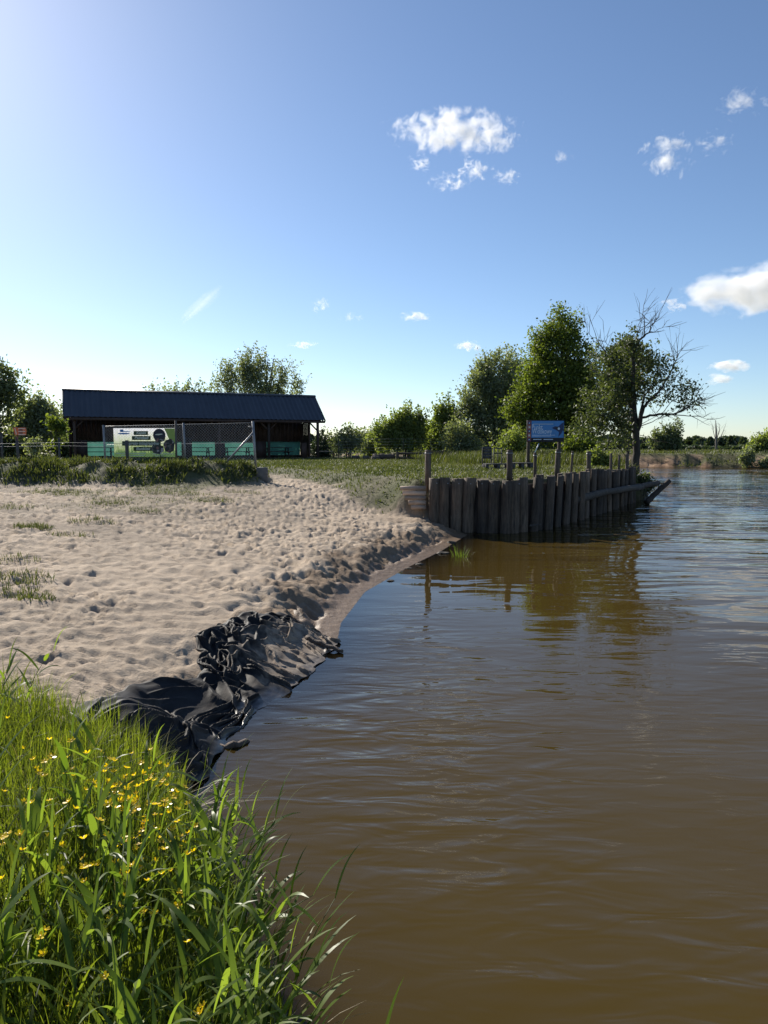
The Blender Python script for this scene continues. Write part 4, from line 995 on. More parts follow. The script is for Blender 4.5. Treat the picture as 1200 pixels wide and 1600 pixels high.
# the bank at the photographer's feet
def near_d(x, y, sd, k): return (k['gb'] > .3) * (sd > .02) * np.clip(.35 + 1.0 * fbm(x * 2.2, y * 2.2, 2, 61), 0, 1)
B1, K1, s1 = place(82000, -4.6, .2, .75, 5.8, near_d); n = len(B1)
hN = rng.uniform(.16, .42, n) * (.75 + .5 * fbm(B1[:, 0] * 1.6, B1[:, 1] * 1.6, 2, 62)) * sstep(0, .4, s1 + .15)
fine = blades(B1, hN, rng.uniform(.0025, .006, n), np.abs(rng.normal(0, .22, n)), rng.uniform(0, 6.28, n), rng.uniform(.1, 1.5, n), 5)
B2, K2, s2 = place(6500, -4.2, .2, .75, 5.3, lambda x, y, sd, k: (k['gb'] > .4) * (sd > .05) * np.clip(fbm(x * 1.5, y * 1.5, 2, 63) * 1.6 - .35, 0, 1) * (1 - .85 * sstep(2.3, 3.3, y)))
n2 = len(B2)
broad = blades(B2, rng.uniform(.25, .52, n2), rng.uniform(.010, .021, n2), np.abs(rng.normal(0, .2, n2)), rng.uniform(0, 6.28, n2), rng.uniform(.2, 1.9, n2), 7)
near_grass = grass_obj('bank_grass', [fine, broad], M['blade'], 'lush green grass on the bank at the water edge')
B3, K3, s3 = place(2600, -4.2, .2, .75, 5.0, lambda x, y, sd, k: (k['gb'] > .3) * (sd > .0))
n3 = len(B3)
dead = blades(B3, rng.uniform(.15, .45, n3), rng.uniform(.002, .005, n3), rng.uniform(.2, 1.2, n3), rng.uniform(0, 6.28, n3), rng.uniform(0, 1.5, n3), 5)
# stray dry stems hanging over the water
bx = rng.normal(-1.16, .05, 26); by = rng.normal(3.95, .16, 26); bz = np.full(26, .16)
over = blades(np.stack([bx, by, bz], 1), rng.uniform(.25, .5, 26), rng.uniform(.003, .005, 26), rng.uniform(1.2, 1.6, 26), rng.normal(.1, .35, 26), rng.uniform(0, .35, 26), 5)
grass_obj('dry_grass', [dead, over], M['straw'], 'dry straw stems among the green bank grass')
# broad reed-like plants along the edge
def reed_plant(p, hgt, nl, lean, az, label):
    t = thing('reed_plant', label, 'reed', p, 0, 'broad leaved reed plants on the near bank')
    pts = []; rad = []
    for k in range(7):
        f = k / 6; a = lean * (f ** 1.4); pts.append((math.cos(az) * hgt * f * math.sin(a), math.sin(az) * hgt * f * math.sin(a), hgt * f * math.cos(a * .8))); rad.append(.0035 * (1 - .7 * f))
    mb = MB().tube(pts, rad, 5); st = mb.build('stem', M['stem'], t, True)
    bs, hh, ww, lz, cz, cc = [], [], [], [], [], []
    for k in range(nl):
        f = .18 + .8 * k / nl; i = min(int(f * 6), 5); u = f * 6 - i; a, b = Vector(pts[i]), Vector(pts[i + 1]); q = a.lerp(b, u); bs.append(q)
        hh.append(random.uniform(.18, .34) * (1.1 - .35 * f)); ww.append(random.uniform(.016, .028)); lz.append(random.uniform(.35, .85)); cz.append(az + (k % 2) * 3.14 + random.uniform(-.9, .9)); cc.append(random.uniform(.3, 1.5))
    bs.append(Vector(pts[-1])); hh.append(.2); ww.append(.011); lz.append(lean * .8); cz.append(az); cc.append(.8)
    v, q, a = blades(np.array(bs), np.array(hh), np.array(ww), np.array(lz), np.array(cz), np.array(cc), 7)
    link('leaf_blades', mesh_np('leaf_blades', v, q, None, {'v': ('FLOAT', a)}, True, [M['reed']]), t)
    return t
reeds = []
LR = 'broad leaved reed plant growing in the bank grass'
for k in range(84):
    for _ in range(40):
        yy = random.uniform(1.25, 3.0) if k % 5 else random.uniform(1.3, 4.6); e = np.interp(yy, [0, 1.5, 2.7, 3.7, 4.4], [.05, -.06, -.44, -.92, -1.22]); xx = e - abs(random.gauss(0, .28)) - .02 if k % 4 else e - random.uniform(.2, 1.8)
        if all((xx - a) ** 2 + (yy - b) ** 2 > .006 for a, b in reeds): break
    reeds.append((xx, yy))
    if k % 5 == 0 and yy > 3.2 and xx > -1.6: yy -= 1.2
    reed_plant((xx, yy, ground_z(xx, yy) - .02), random.uniform(.34, .58), random.randint(6, 10), random.uniform(.1, .45), random.gauss(.1, .9) if k % 4 else random.uniform(0, 6.28), LR)
for px, py, z, hh_, le in ((455, 1500, .5, .52, .6), (425, 1400, .5, .56, .45), (395, 1330, .45, .6, .25), (450, 1590, .45, .45, .6), (370, 1290, .45, .5, .15)):
    x, y = on_z(px, py, z); x -= .12; reed_plant((x - .1, y, max(ground_z(x - .1, y), -.05) - .02), hh_, 8, le, 0.05, LR)

# buttercups: each a stem with its flower
def petal_mesh(r_, open_):
    vs, tr, va = [], [], []
    for k in range(5):
        a = 2 * math.pi * k / 5; o = len(vs)
        for (f, w, z) in ((.12, .0, 0), (.55, .33, .35), (.55, -.33, .35), (1, .26, .75), (1, -.26, .75), (1.08, 0, .82)):
            rad = r_ * f; x = rad * math.cos(a) - w * r_ * math.sin(a); y = rad * math.sin(a) + w * r_ * math.cos(a); vs.append((x, y, z * r_ * open_)); va.append(.3 + .12 * k)
        tr += [(o, o + 2, o + 1), (o + 1, o + 2, o + 4), (o + 1, o + 4, o + 3), (o + 3, o + 4, o + 5)]
    o = len(vs)
    for k in range(6): a = k * math.pi / 3; vs.append((r_ * .28 * math.cos(a), r_ * .28 * math.sin(a), r_ * .3)); va.append(.0)
    vs.append((0, 0, r_ * .45)); va.append(0)
    tr += [(o + k, o + (k + 1) % 6, o + 6) for k in range(6)]
    return mesh_np('flower', vs, None, tr, {'v': ('FLOAT', va)}, False, [M['petal']])
flowers = [petal_mesh(.0145, .6), petal_mesh(.013, .9), petal_mesh(.0155, .4), petal_mesh(.011, 1.2)]
stems = []
for k in range(5):
    h0 = (.34, .40, .46, .37, .43)[k]; mb = MB().tube([(0, 0, 0), (.01 * k, .01, h0 * .4), (.02 * k - .03, .015 * (k - 2), h0 * .75), (.025 * k - .04, .02 * (k - 2), h0)], [.0016, .0014, .0012, .001], 4)
    me = mesh_np('stem', mb.v, mb.q, mb.t, None, True, [M['stem']]); stems.append((me, mb.v[-1], h0))
cnt = 0; bcups = []
while cnt < 190:
    c = random.random()
    if c < .50: px, py = random.gauss(222, 38), random.gauss(1222, 46)
    elif c < .58: px, py = random.gauss(170, 20), random.gauss(1185, 14)
    elif c < .86: px, py = random.uniform(-10, 290), random.uniform(1120, 1350)
    else: px, py = random.uniform(-10, 330), random.uniform(1300, 1560)
    x, y = on_z(px, py, .55 + .36 - .0 * py)
    hgr = ground_z(x, y)
    if terrain(np.array([x]), np.array([y]), True)[2]['gb'][0] < .25: x -= .25; y -= .1; hgr = ground_z(x, y)
    if hgr < .05: continue
    k = random.randrange(5); me, tip, h0 = stems[k]
    ob = tag(link('buttercup', me, None, (x, y, hgr - .02), random.uniform(0, 6.28)), 'yellow buttercup flowering on a thin stem in the bank grass', 'buttercup', 'buttercups in the bank grass')
    s = random.uniform(.85, 1.15); ob.scale = (s, s, s)
    fo_ = link('flower', random.choice(flowers), ob, tip); fo_.rotation_euler = (random.gauss(0, .35), random.gauss(0, .35), random.uniform(0, 6)); cnt += 1

# turf of the lawn, weeds on the soil bank, thin tufts in the sand
def lawn_d(x, y, sd, k): return np.clip(k['lawn'] + k['back'] * .7 * (1 - k['sand']), 0, 1) * k['grass'] * np.clip(1.5 - y / 60, .2, 1) * (np.abs(x) < y * .62 + 2) * (sd > .3)
BL, KL, sl_ = place(230000, -32, 16, 18.5, 58, lawn_d); n = len(BL)
lw = blades(BL, rng.uniform(.05, .16, n) * (.6 + .8 * fbm(BL[:, 0] * .7, BL[:, 1] * .7, 3, 64)), rng.uniform(.02, .05, n), np.abs(rng.normal(0, .5, n)), rng.uniform(0, 6.28, n), rng.uniform(0, 1.2, n), 2, val=np.clip(fbm(BL[:, 0] * .5, BL[:, 1] * .8, 3, 65) * 1.5 - .25 + rng.normal(0, .2, n), 0, 1))
grass_obj('lawn_turf', [lw], M['turf'], 'short trampled grass covering the bank behind the wall')
BM_, KM, sm_ = place(150000, -20, -3.2, 19, 28.5, lambda x, y, sd, k: np.clip(k['mound'] * 1.6 - .15, 0, 1) * sstep(.38, .54, fbm(x * 1.1, y * 1.4, 3, 29)) * .9); n = len(BM_)
mw_ = blades(BM_, rng.uniform(.05, .26, n), rng.uniform(.02, .05, n), np.abs(rng.normal(0, .6, n)), rng.uniform(0, 6.28, n), rng.uniform(0, 1.6, n), 2)
grass_obj('mound_weeds', [mw_], M['turf'], 'low weeds and grass growing over the soil bank')
BT, KT, st_ = place(70000, -15, -2.6, 12.5, 23.5, lambda x, y, sd, k: k['leftg'] * k['sand'] * .55); n = len(BT)
tw = blades(BT, rng.uniform(.03, .09, n), rng.uniform(.01, .022, n), np.abs(rng.normal(0, .7, n)), rng.uniform(0, 6.28, n), rng.uniform(0, 1.4, n), 2)
def tuft(px, py, r_, n, h0, h1, z=.9):
    x, y = on_z(px, py, z); a = rng.uniform(0, 6.28, n); rr = r_ * np.sqrt(rng.random(n)); xs, ys = x + rr * np.cos(a) * 1.4, y + rr * np.sin(a); zs = terrain(xs, ys) - .01
    return blades(np.stack([xs, ys, zs], 1), rng.uniform(h0, h1, n), rng.uniform(.006, .014, n), np.abs(rng.normal(0, .55, n)), rng.uniform(0, 6.28, n), rng.uniform(0, 1.4, n), 3)
spots = [(52, 806, .26, 420), (170, 784, .35, 330), (145, 799, .35, 260), (226, 789, .25, 180), (20, 886, .35, 380), (55, 909, .16, 160), (35, 903, .22, 160), (100, 776, .5, 260), (330, 778, .4, 320), (290, 774, .5, 300), (235, 775, .35, 220), (110, 811, .3, 140), (15, 862, .3, 120), (380, 768, .4, 200), (60, 775, .4, 220), (10, 790, .4, 220)]
grass_obj('sand_tufts', [tw] + [tuft(px, py, r_, n_, .05, .14, .95 if py < 830 else .72) for px, py, r_, n_ in spots], M['turf'], 'thin grass tufts growing through the sand')
x, y = on_z(719, 870, 0); a = rng.uniform(0, 6.28, 60); rr = .16 * np.sqrt(rng.random(60))
v, q, va = blades(np.stack([x + rr * np.cos(a), y + rr * np.sin(a), np.full(60, -.06)], 1), rng.uniform(.14, .36, 60), rng.uniform(.004, .009, 60), np.abs(rng.normal(0, .4, 60)), a, rng.uniform(0, 1.2, 60), 5)
tag(link('water_grass', mesh_np('water_grass', v, q, None, {'v': ('FLOAT', va)}, True, [M['reed']])), 'small green tuft standing in shallow water by the wall', 'grass tuft')
# tall grass near the lookout and along the river behind the wall
BG, KG, sg_ = place(60000, 2, 16, 33, 66, lambda x, y, sd, k: (sd > .1) * (1 - k['far']) * sstep(.35, .6, fbm(x * .4, y * .4, 3, 71)) * sstep(34, 40, y + np.maximum(0, x - 6) * .8)); n = len(BG)
tg = blades(BG, rng.uniform(.3, .75, n), rng.uniform(.025, .05, n), np.abs(rng.normal(0, .25, n)), rng.uniform(0, 6.28, n), rng.uniform(0, 1.0, n), 3)
xs_ = rng.normal(10.35, .35, 420); ys_ = rng.normal(30.3, .45, 420); zs_ = terrain(xs_, ys_); k_ = zs_ > .1
tg2 = blades(np.stack([xs_, ys_, zs_ - .03], 1)[k_], rng.uniform(.15, .5, k_.sum()), rng.uniform(.02, .04, k_.sum()), np.abs(rng.normal(0, .5, k_.sum())), rng.uniform(0, 6.28, k_.sum()), rng.uniform(0, 1.3, k_.sum()), 3)
grass_obj('tall_grass', [tg, tg2], M['turf'], 'tall meadow grass along the river behind the wall')
BF, KF, sf_ = place(90000, -20, 62, 70, 130, lambda x, y, sd, k: k['far'] * (sd > .15) * np.where(sd < 2.6, np.clip(k['grass'] * 1.1, 0, 1) * .8 * (1 - k['soil']), .45 * np.exp(-sd / 25))); n = len(BF)
fg = blades(BF, rng.uniform(.12, .5, n), rng.uniform(.06, .16, n), np.abs(rng.normal(0, .5, n)), rng.uniform(0, 6.28, n), rng.uniform(0, 1.2, n), 2)
grass_obj('far_bank_grass', [fg], M['turf'], 'rough grass on the far eroded river bank')
# ------------------------------------------------------------------ trees and bushes
def leaf_quads(c, size, r, dens_v=None, long=1.6, up=.0):
    """small diamond leaves at the points c (n,3)"""
    n = len(c); a = r.normal(size=(n, 3)); a[:, 2] += up; a /= np.linalg.norm(a, axis=1, keepdims=True) + 1e-9
    b = np.cross(a, r.normal(size=(n, 3))); b /= np.linalg.norm(b, axis=1, keepdims=True) + 1e-9
    s = (size * r.uniform(.6, 1.35, n))[:, None]; u = a * s * long * .5; w = b * s * .5
    cr = np.cross(a, b) * s * .12
    V = np.stack([c - u, c + w + cr, c + u, c - w + cr], 1).reshape(-1, 3); q = np.arange(n * 4).reshape(-1, 4)
    v = np.clip(r.normal(.5, .22, n) if dens_v is None else dens_v, 0, 1); return V, q, np.repeat(v, 4)
def curve_pts(a, b, sag, r, k=5):
    a, b = np.array(a, float), np.array(b, float); L_ = np.linalg.norm(b - a); o = r.normal(size=3) * L_ * .07
    return [tuple(a + (b - a) * t + o * math.sin(math.pi * t) + np.array([0, 0, sag * L_ * math.sin(math.pi * t)])) for t in np.linspace(0, 1, k)]
def tree(name, label, px, Y, lobes, leaf, n_clu, n_leaf, lsize, bark='bark', trunk_r=.2, seed=1, group=None, cat='tree', base_y=None, ysq=.8, clu=(.45, .32), trunk_top=None, lean=0.0, shell=.45, up=.3, stems=1, limb_r=.3):
    """lobes in photo pixels (cx, cy, rx, ry) give the crown its size; depth follows from the width"""
    r = np.random.default_rng(seed); bx = at_y(px, HOR, Y).x; bz = ground_z(bx, Y); t = thing(name, label, cat, (bx, Y, bz), 0, group); O = np.array([bx, Y, bz])
    LB = []
    for cx, cy, rx, ry in lobes:
        c = at_y(cx, cy, Y); e = at_y(cx + rx, cy, Y); f = at_y(cx, cy - ry, Y); LB.append((np.array(c) - O, e.x - c.x, f.z - c.z))
    wts = np.array([a * b * min(a, b) ** .5 for _, a, b in LB]); wts /= wts.sum(); pts, lob = [], []
    for k in range(n_clu):
        i = r.choice(len(LB), p=wts); c, a, b = LB[i]; d = r.normal(size=3); d /= np.linalg.norm(d); rad = (shell + (1 - shell) * r.random()) ** .6 if r.random() < .8 else r.random() ** .5
        p = c + d * np.array([a, a * ysq, b]) * rad * .92
        if p[2] < .15: p[2] = .15 + r.random() * .3
        pts.append(p); lob.append(i)
    pts = np.array(pts); topz = (max(c[2] + b for c, a, b in LB)) * .93 if trunk_top is None else trunk_top
    mb = MB(); cen = np.average([c for c, _, _ in LB], axis=0, weights=wts)
    trunks = []
    for s_ in range(stems):
        tx = cen[0] * .7 + (0 if stems == 1 else r.normal() * .5 * LB[0][1]); ty = cen[1] * .5 + (0 if stems == 1 else r.normal() * .4 * LB[0][1])
        P = [np.array([tx * f ** 1.5 + (r.normal() * .05 if 0 < f < 1 else 0) + (s_ * .12 if stems > 1 else 0) + lean * f, ty * f ** 1.5 + (r.normal() * .05 if f > 0 else 0), topz * f - (.3 if f == 0 else 0)]) for f in np.linspace(0, 1, 9)]
        trunks.append(P); mb.tube([tuple(p) for p in P], [trunk_r * (1.25 if f == 0 else (1 - .93 * f)) for f in np.linspace(0, 1, 9)], 8, wob=.06)
    lim = r.choice(len(pts), size=min(len(pts), 60), replace=False)
    for i in lim:
        P = trunks[r.integers(len(trunks))]; p = pts[i]; hz = np.clip(p[2] * r.uniform(.35, .8), .15 * topz, .95 * topz); f = hz / topz; k = min(int(f * 8), 7); a = P[k] + (P[k + 1] - P[k]) * (f * 8 - k)
        r0 = trunk_r * (1 - .9 * f) * limb_r * r.uniform(.6, 1.2); cp = curve_pts(a, p, r.uniform(-.05, .12), r); mb.tube(cp, [max(r0 * (1 - .8 * u), .008) for u in np.linspace(0, 1, 5)], 5, cap=False)
    mb.build('trunk', M[bark], t, True)
    per = r.multinomial(n_leaf, np.ones(len(pts)) / len(pts)); C, val = [], []
    for p, m_ in zip(pts, per):
        ax = r.normal(size=3); ax[2] = abs(ax[2]) + up * 2; ax /= np.linalg.norm(ax); s_ = clu[1] * r.uniform(.5, 1.3)
        q = p + np.clip(r.normal(size=(m_, 3)), -1.7, 1.7) * s_ + ax * (np.clip(r.normal(size=(m_, 1)), -1.6, 1.6) * clu[0] * r.uniform(.5, 1.4)); C.append(q); val.append(np.full(m_, r.normal(.5, .2)) + r.normal(0, .15, m_))
    C = np.concatenate(C); val = np.concatenate(val); C[:, 2] = np.maximum(C[:, 2], .05)
    V, q, a = leaf_quads(C, lsize, r, val); link('crown', mesh_np('crown', V, q, None, {'v': ('FLOAT', a)}, False, [M[leaf]]), t); return t

# the group on the point
tree('alder_tree', 'tall dark green alder with a pointed crown behind the blue board', 880, 52, [(881, 518, 31, 38), (876, 556, 56, 40), (870, 600, 66, 45), (858, 640, 66, 42), (905, 610, 42, 60), (900, 660, 44, 40), (838, 590, 26, 36), (850, 535, 22, 24), (815, 640, 26, 40), (830, 680, 36, 26)], 'leaf_alder', 900, 46000, .12, trunk_r=.28, seed=11, ysq=.9, clu=(.42, .26), shell=.35, up=.0)
tree('willow_tree', 'broad grey green willow left of the tall alder', 775, 60, [(775, 590, 36, 44), (752, 620, 34, 40), (790, 630, 34, 50), (735, 655, 26, 34), (770, 665, 36, 30), (800, 570, 16, 26)], 'leaf_willow', 420, 28000, .12, trunk_r=.3, seed=12, stems=2, clu=(.5, .28), up=.5)
tree('poplar_tree', 'young light green poplar between the bushes and the willow', 697, 62, [(697, 640, 14, 22), (690, 665, 18, 30), (708, 668, 18, 30), (690, 690, 22, 16)], 'leaf_bright', 120, 5000, .15, trunk_r=.1, seed=13, stems=2, up=1.0, clu=(.5, .18))
tree('poplar_tree', 'bright green row of bushy young poplars behind the long trough', 634, 60, [(620, 672, 22, 24), (640, 662, 22, 24), (655, 672, 16, 26), (600, 682, 18, 18), (630, 692, 38, 14)], 'leaf_bright', 240, 10000, .14, trunk_r=.08, seed=14, stems=5, up=1.3, clu=(.5, .15))
tree('poplar_tree', 'slim pale sapling bush right of the shed in front of the grey trees', 543, 60, [(540, 684, 14, 20), (556, 690, 16, 14), (530, 696, 12, 12)], 'leaf_willow', 80, 2600, .13, trunk_r=.06, seed=15, stems=3, up=1.0, clu=(.4, .15))
tree('bush', 'low green bush between the pale sapling and the young poplars', 580, 63, [(575, 698, 20, 10), (590, 690, 14, 14)], 'leaf_bright', 70, 2600, .14, trunk_r=.06, seed=16, cat='bush', stems=3)
tree('pine_tree', 'small dark pine just right of the shed end post', 503, 64, [(503, 684, 8, 16), (503, 700, 16, 14), (500, 710, 18, 8)], 'needle', 70, 3600, .10, trunk_r=.09, seed=17, up=.1, clu=(.25, .22))
tree('bush', 'bright green leafy bush behind the bank posts left of the bare tree', 932, 33, [(932, 716, 11, 14), (940, 722, 12, 9)], 'leaf_bright', 60, 1900, .09, trunk_r=.03, seed=18, cat='bush', stems=4, clu=(.2, .12))
tree('bush', 'pale scrub bush at the foot of the alder left of the blue board', 800, 50, [(805, 690, 22, 16), (790, 700, 20, 10)], 'leaf_bright', 70, 2400, .12, trunk_r=.04, seed=19, cat='bush', stems=4)
tree('bush', 'green scrub bush under the alder right of the blue board', 905, 46, [(905, 700, 24, 16), (890, 706, 22, 10)], 'leaf_alder', 80, 2800, .12, trunk_r=.04, seed=20, cat='bush', stems=4)
tree('willow_tree', 'leafy pale tree standing close behind the half bare tree', 985, 40, [(960, 565, 20, 34), (982, 558, 14, 32), (962, 610, 24, 36), (988, 590, 14, 36), (1008, 560, 10, 16)], 'leaf_deep', 190, 7000, .11, trunk_r=.10, seed=21, clu=(.32, .2), shell=.3)
tree('bush', 'dark clump of weeds at the water below the bare tree', 1006, 30.6, [(1006, 750, 9, 7), (1014, 757, 7, 4)], 'leaf_dark', 30, 1100, .07, trunk_r=.015, seed=41, cat='bush', stems=3, clu=(.14, .1))
tree('bush', 'grey green shrub filling the gap under the pale poplar', 718, 58, [(715, 685, 22, 24), (730, 695, 22, 16), (700, 698, 18, 10)], 'leaf_willow', 110, 4600, .12, trunk_r=.05, seed=42, cat='bush', stems=4)
tree('willow_tree', 'darker willow showing between the grey willow and the alder', 815, 64, [(815, 600, 22, 46), (822, 640, 26, 46), (805, 665, 26, 34)], 'leaf_alder', 190, 10000, .12, trunk_r=.16, seed=43, up=.4)
tree('bush', 'row of mixed green shrubs behind the slatted crate', 668, 64, [(668, 678, 18, 20), (682, 686, 18, 20), (655, 690, 22, 14)], 'leaf_alder', 120, 5200, .12, trunk_r=.05, seed=44, cat='bush', stems=4, up=.8)
tree('bush', 'grey green shrubs right of the small pine', 521, 68, [(520, 692, 12, 10), (565, 688, 16, 12), (590, 680, 12, 16)], 'leaf_dark', 80, 3400, .13, trunk_r=.05, seed=45, cat='bush', stems=4, up=.6)
# behind the shed and on the left
tree('poplar_tree', 'tall feathery grey green tree rising behind the shed roof', 410, 66, [(372, 592, 30, 32), (395, 578, 24, 30), (415, 594, 34, 32), (450, 604, 28, 22), (345, 600, 16, 18), (400, 640, 60, 40), (470, 608, 14, 12)], 'leaf_willow', 330, 18000, .12, trunk_r=.2, seed=22, stems=4, up=1.4, clu=(.7, .2))
tree('poplar_tree', 'line of low tree tops showing over the left half of the shed roof', 280, 72, [(240, 614, 16, 12), (265, 610, 18, 11), (295, 608, 16, 12), (315, 612, 16, 10), (280, 650, 60, 34)], 'leaf_willow', 170, 5600, .16, trunk_r=.14, seed=23, stems=4, up=1.1, clu=(.5, .22))
tree('oak_tree', 'tall loose tree cut by the left edge of the photo', 0, 56, [(5, 590, 24, 28), (18, 615, 22, 24), (-15, 610, 24, 36), (0, 645, 28, 26), (-40, 620, 30, 50)], 'leaf_dark', 170, 6800, .16, trunk_r=.2, seed=24, clu=(.45, .3))
tree('oak_tree', 'round dark tree between the left edge and the shed', 58, 60, [(52, 640, 22, 22), (70, 655, 20, 20), (40, 662, 26, 22), (62, 680, 34, 20)], 'leaf_willow', 190, 8500, .16, trunk_r=.16, seed=25, clu=(.4, .3))
tree('oak_tree', 'dark tree beside the left end wall of the shed', 98, 66, [(92, 668, 16, 18), (106, 675, 16, 18), (96, 690, 24, 14), (88, 650, 9, 12)], 'leaf_willow', 110, 4800, .16, trunk_r=.12, seed=26)
tree('birch_tree', 'small yellow green young tree in front of the dark trees by the shed', 88, 42, [(85, 662, 9, 10), (94, 668, 9, 10), (88, 688, 5, 12)], 'leaf_alder', 50, 1200, .10, trunk_r=.04, seed=27, clu=(.2, .15))
tree('bush', 'pale thin bush under the orange board', 48, 44, [(50, 692, 10, 10), (55, 700, 14, 8)], 'leaf_willow', 30, 800, .09, trunk_r=.03, seed=28, cat='bush', stems=3, clu=(.2, .12))
tree('hedge', 'dark hedge mass closing the view behind the left fence', 30, 62, [(-30, 690, 36, 22), (10, 692, 30, 20), (45, 696, 28, 16), (80, 698, 26, 14), (108, 700, 20, 12)], 'leaf_dark', 220, 9000, .17, trunk_r=.06, seed=29, cat='hedge', stems=6)
# the far bank
tree('willow_tree', 'grey green small tree with bare top on the far bank', 1042, 98, [(1030, 690, 14, 16), (1050, 690, 13, 16), (1058, 668, 8, 8), (1044, 676, 10, 14), (1042, 700, 20, 8)], 'leaf_dark', 120, 5200, .2, trunk_r=.14, seed=30, up=.6, clu=(.5, .3))
tree('bush', 'round green bush at the right edge on the far bank', 1186, 88, [(1186, 693, 12, 11), (1200, 690, 14, 14), (1178, 702, 14, 6)], 'leaf_bright', 70, 3000, .2, trunk_r=.08, seed=31, cat='bush', stems=3)
tree('bush', 'pale leafy shrub leaning over the far eroded bank', 1170, 77.5, [(1168, 711, 7, 8), (1166, 721, 11, 9)], 'leaf_willow', 40, 1500, .15, trunk_r=.04, seed=32, cat='bush', stems=3, clu=(.3, .2))
tree('bush', 'grey rounded shrub at the water on the right far bank', 1198, 76.5, [(1198, 726, 12, 8), (1210, 722, 10, 10)], 'leaf_willow', 40, 1600, .14, trunk_r=.04, seed=33, cat='bush', stems=3, clu=(.3, .2))
def twig_tree(name, label, Y, paths, cat='tree', bark='bark', o_px=None, nleaf=0, twigs=0, seed=0, jit=.6, group=None):
    """limbs along paths of (px, py, depth offset, radius)"""
    r = np.random.default_rng(seed); b = at_y(*o_px, Y); bz = ground_z(b.x, Y); t = thing(name, label, cat, (b.x, Y, bz), 0, group); O = Vector((b.x, Y, bz)); mb = MB(); tips = []
    for p in paths:
        pts = [at_y(x, y, Y + dy) - O for x, y, dy, _ in p]; rad = [q[3] for q in p]; P, RR = [], []
        for i in range(len(pts) - 1):
            for f in (0, .34, .67): P.append(pts[i].lerp(pts[i + 1], f) + (Vector(r.normal(size=3)) * (.008 if rad[i] > .1 else .03) if f else Vector())); RR.append(rad[i] + (rad[i + 1] - rad[i]) * f)
        P.append(pts[-1]); RR.append(rad[-1]); mb.tube(P, RR, 8, wob=.05)
        for i in range(2, len(P)):
            if RR[i] < .09: tips.append((P[i], (P[i] - P[i - 1]).normalized(), RR[i]))
    for k in range(twigs):
        p, d, rr = tips[r.integers(len(tips))]; dd = (d + Vector(r.normal(size=3)) * .55); dd.normalize(); ln = r.uniform(.35, 1.1); q = [p + dd * ln * f + Vector(r.normal(size=3)) * .04 * f + Vector((0, 0, .12 * f * f)) for f in (0, .35, .7, 1)]
        mb.tube(q, [min(rr, .014), .010, .007, .004], 4, cap=False)
        e = q[2] + Vector(r.normal(size=3)) * .3; mb.tube([q[1], (q[1] + e) / 2 + Vector((0, 0, .03)), e], [.007, .005, .003], 3, cap=False)
    mb.build('trunk', M[bark], t, True); return t, O
Y = 31.2
bt, BO = twig_tree('half_bare_tree', 'half bare tree with dead spreading branches at the end of the wall', Y, [
    [(992, 738, 0, .20), (993, 728, 0, .175), (994.5, 699, 0, .155), (993.6, 674, 0, .16), (991, 646, .1, .12), (989, 602, .1, .09), (990, 567, .2, .07), (994.5, 539.5, .2, .055), (1003, 528, .2, .04), (1013.8, 520, .2, .03), (1022, 505, .2, .02), (1029.5, 490.5, .2, .008)],
    [(994.5, 540, .2, .03), (996, 520, .4, .02), (1001, 501, .6, .008)], [(1006, 527, .2, .025), (1007, 505, 0, .015), (1005, 488, -.1, .006)], [(1013, 520, .2, .02), (1026, 516, .4, .012), (1038, 511, .5, .005)], [(1018, 513, .2, .014), (1016, 505, 0, .008), (1014, 501, 0, .004)],
    [(995, 678, 0, .10), (1001, 655, -.2, .085), (1005, 638, -.3, .075), (1010, 631, -.4, .055), (1030, 611, -.6, .04), (1045, 587, -.8, .028), (1055, 565, -.9, .016), (1064, 548, -1, .006)], [(1053, 569, -.9, .014), (1054, 553, -.8, .005)], [(1045, 587, -.8, .016), (1060, 580, -.9, .004)],
    [(989, 640, .1, .09), (975, 615, .5, .07), (961, 592, .8, .05), (947, 564, 1.0, .04), (943.7, 546, 1.1, .025), (933, 532, 1.2, .015), (924, 503, 1.3, .005)], [(943, 546, 1.1, .016), (928, 533, 1.2, .012), (918, 517, 1.3, .008), (917, 503, 1.4, .004)], [(947, 560, 1, .02), (950, 540, .8, .012), (944, 523, .7, .004)], [(961, 592, .8, .025), (945, 585, .2, .015), (925, 578, 0, .006)],
    [(998, 660, -.1, .05), (1006.7, 618, .3, .035), (1019, 600, .4, .025), (1033, 578, .6, .010)], [(1007, 618, .3, .02), (1004, 600, 0, .015), (1012, 575, -.2, .006)],
    [(1003, 652.5, -.1, .055), (1022.5, 649, -.5, .045), (1050.5, 647, -.9, .035), (1066, 642, -1.1, .025), (1085, 627, -1.3, .014), (1094, 625, -1.4, .005)], [(1052, 647, -.9, .022), (1075, 650, -1.3, .016), (1094, 651, -1.5, .010), (1108, 654, -1.6, .004)], [(1026, 645, -.5, .014), (1045, 618, -.2, .010), (1068, 594, 0, .004)], [(1035, 646, -.7, .014), (1057, 618, -.9, .010), (1082, 600, -1, .004)], [(1066, 642, -1.1, .012), (1078, 632, -.8, .008), (1083, 612, -.6, .003)],
    [(1003, 665, -.1, .02), (1026, 655, -.4, .012), (1032, 651, -.5, .005)], [(988, 674, 0, .06), (970, 662, -.5, .045), (949, 653, -.9, .03), (928, 644.5, -1.2, .012)], [(1000, 680, 0, .014), (1014, 683, -.3, .01), (1022, 689, -.4, .004)], [(970, 662, -.5, .02), (955, 672, -.8, .012), (940, 678, -1, .005)]],
    o_px=(993, 728), twigs=170, seed=3)
r = np.random.default_rng(8); C = []
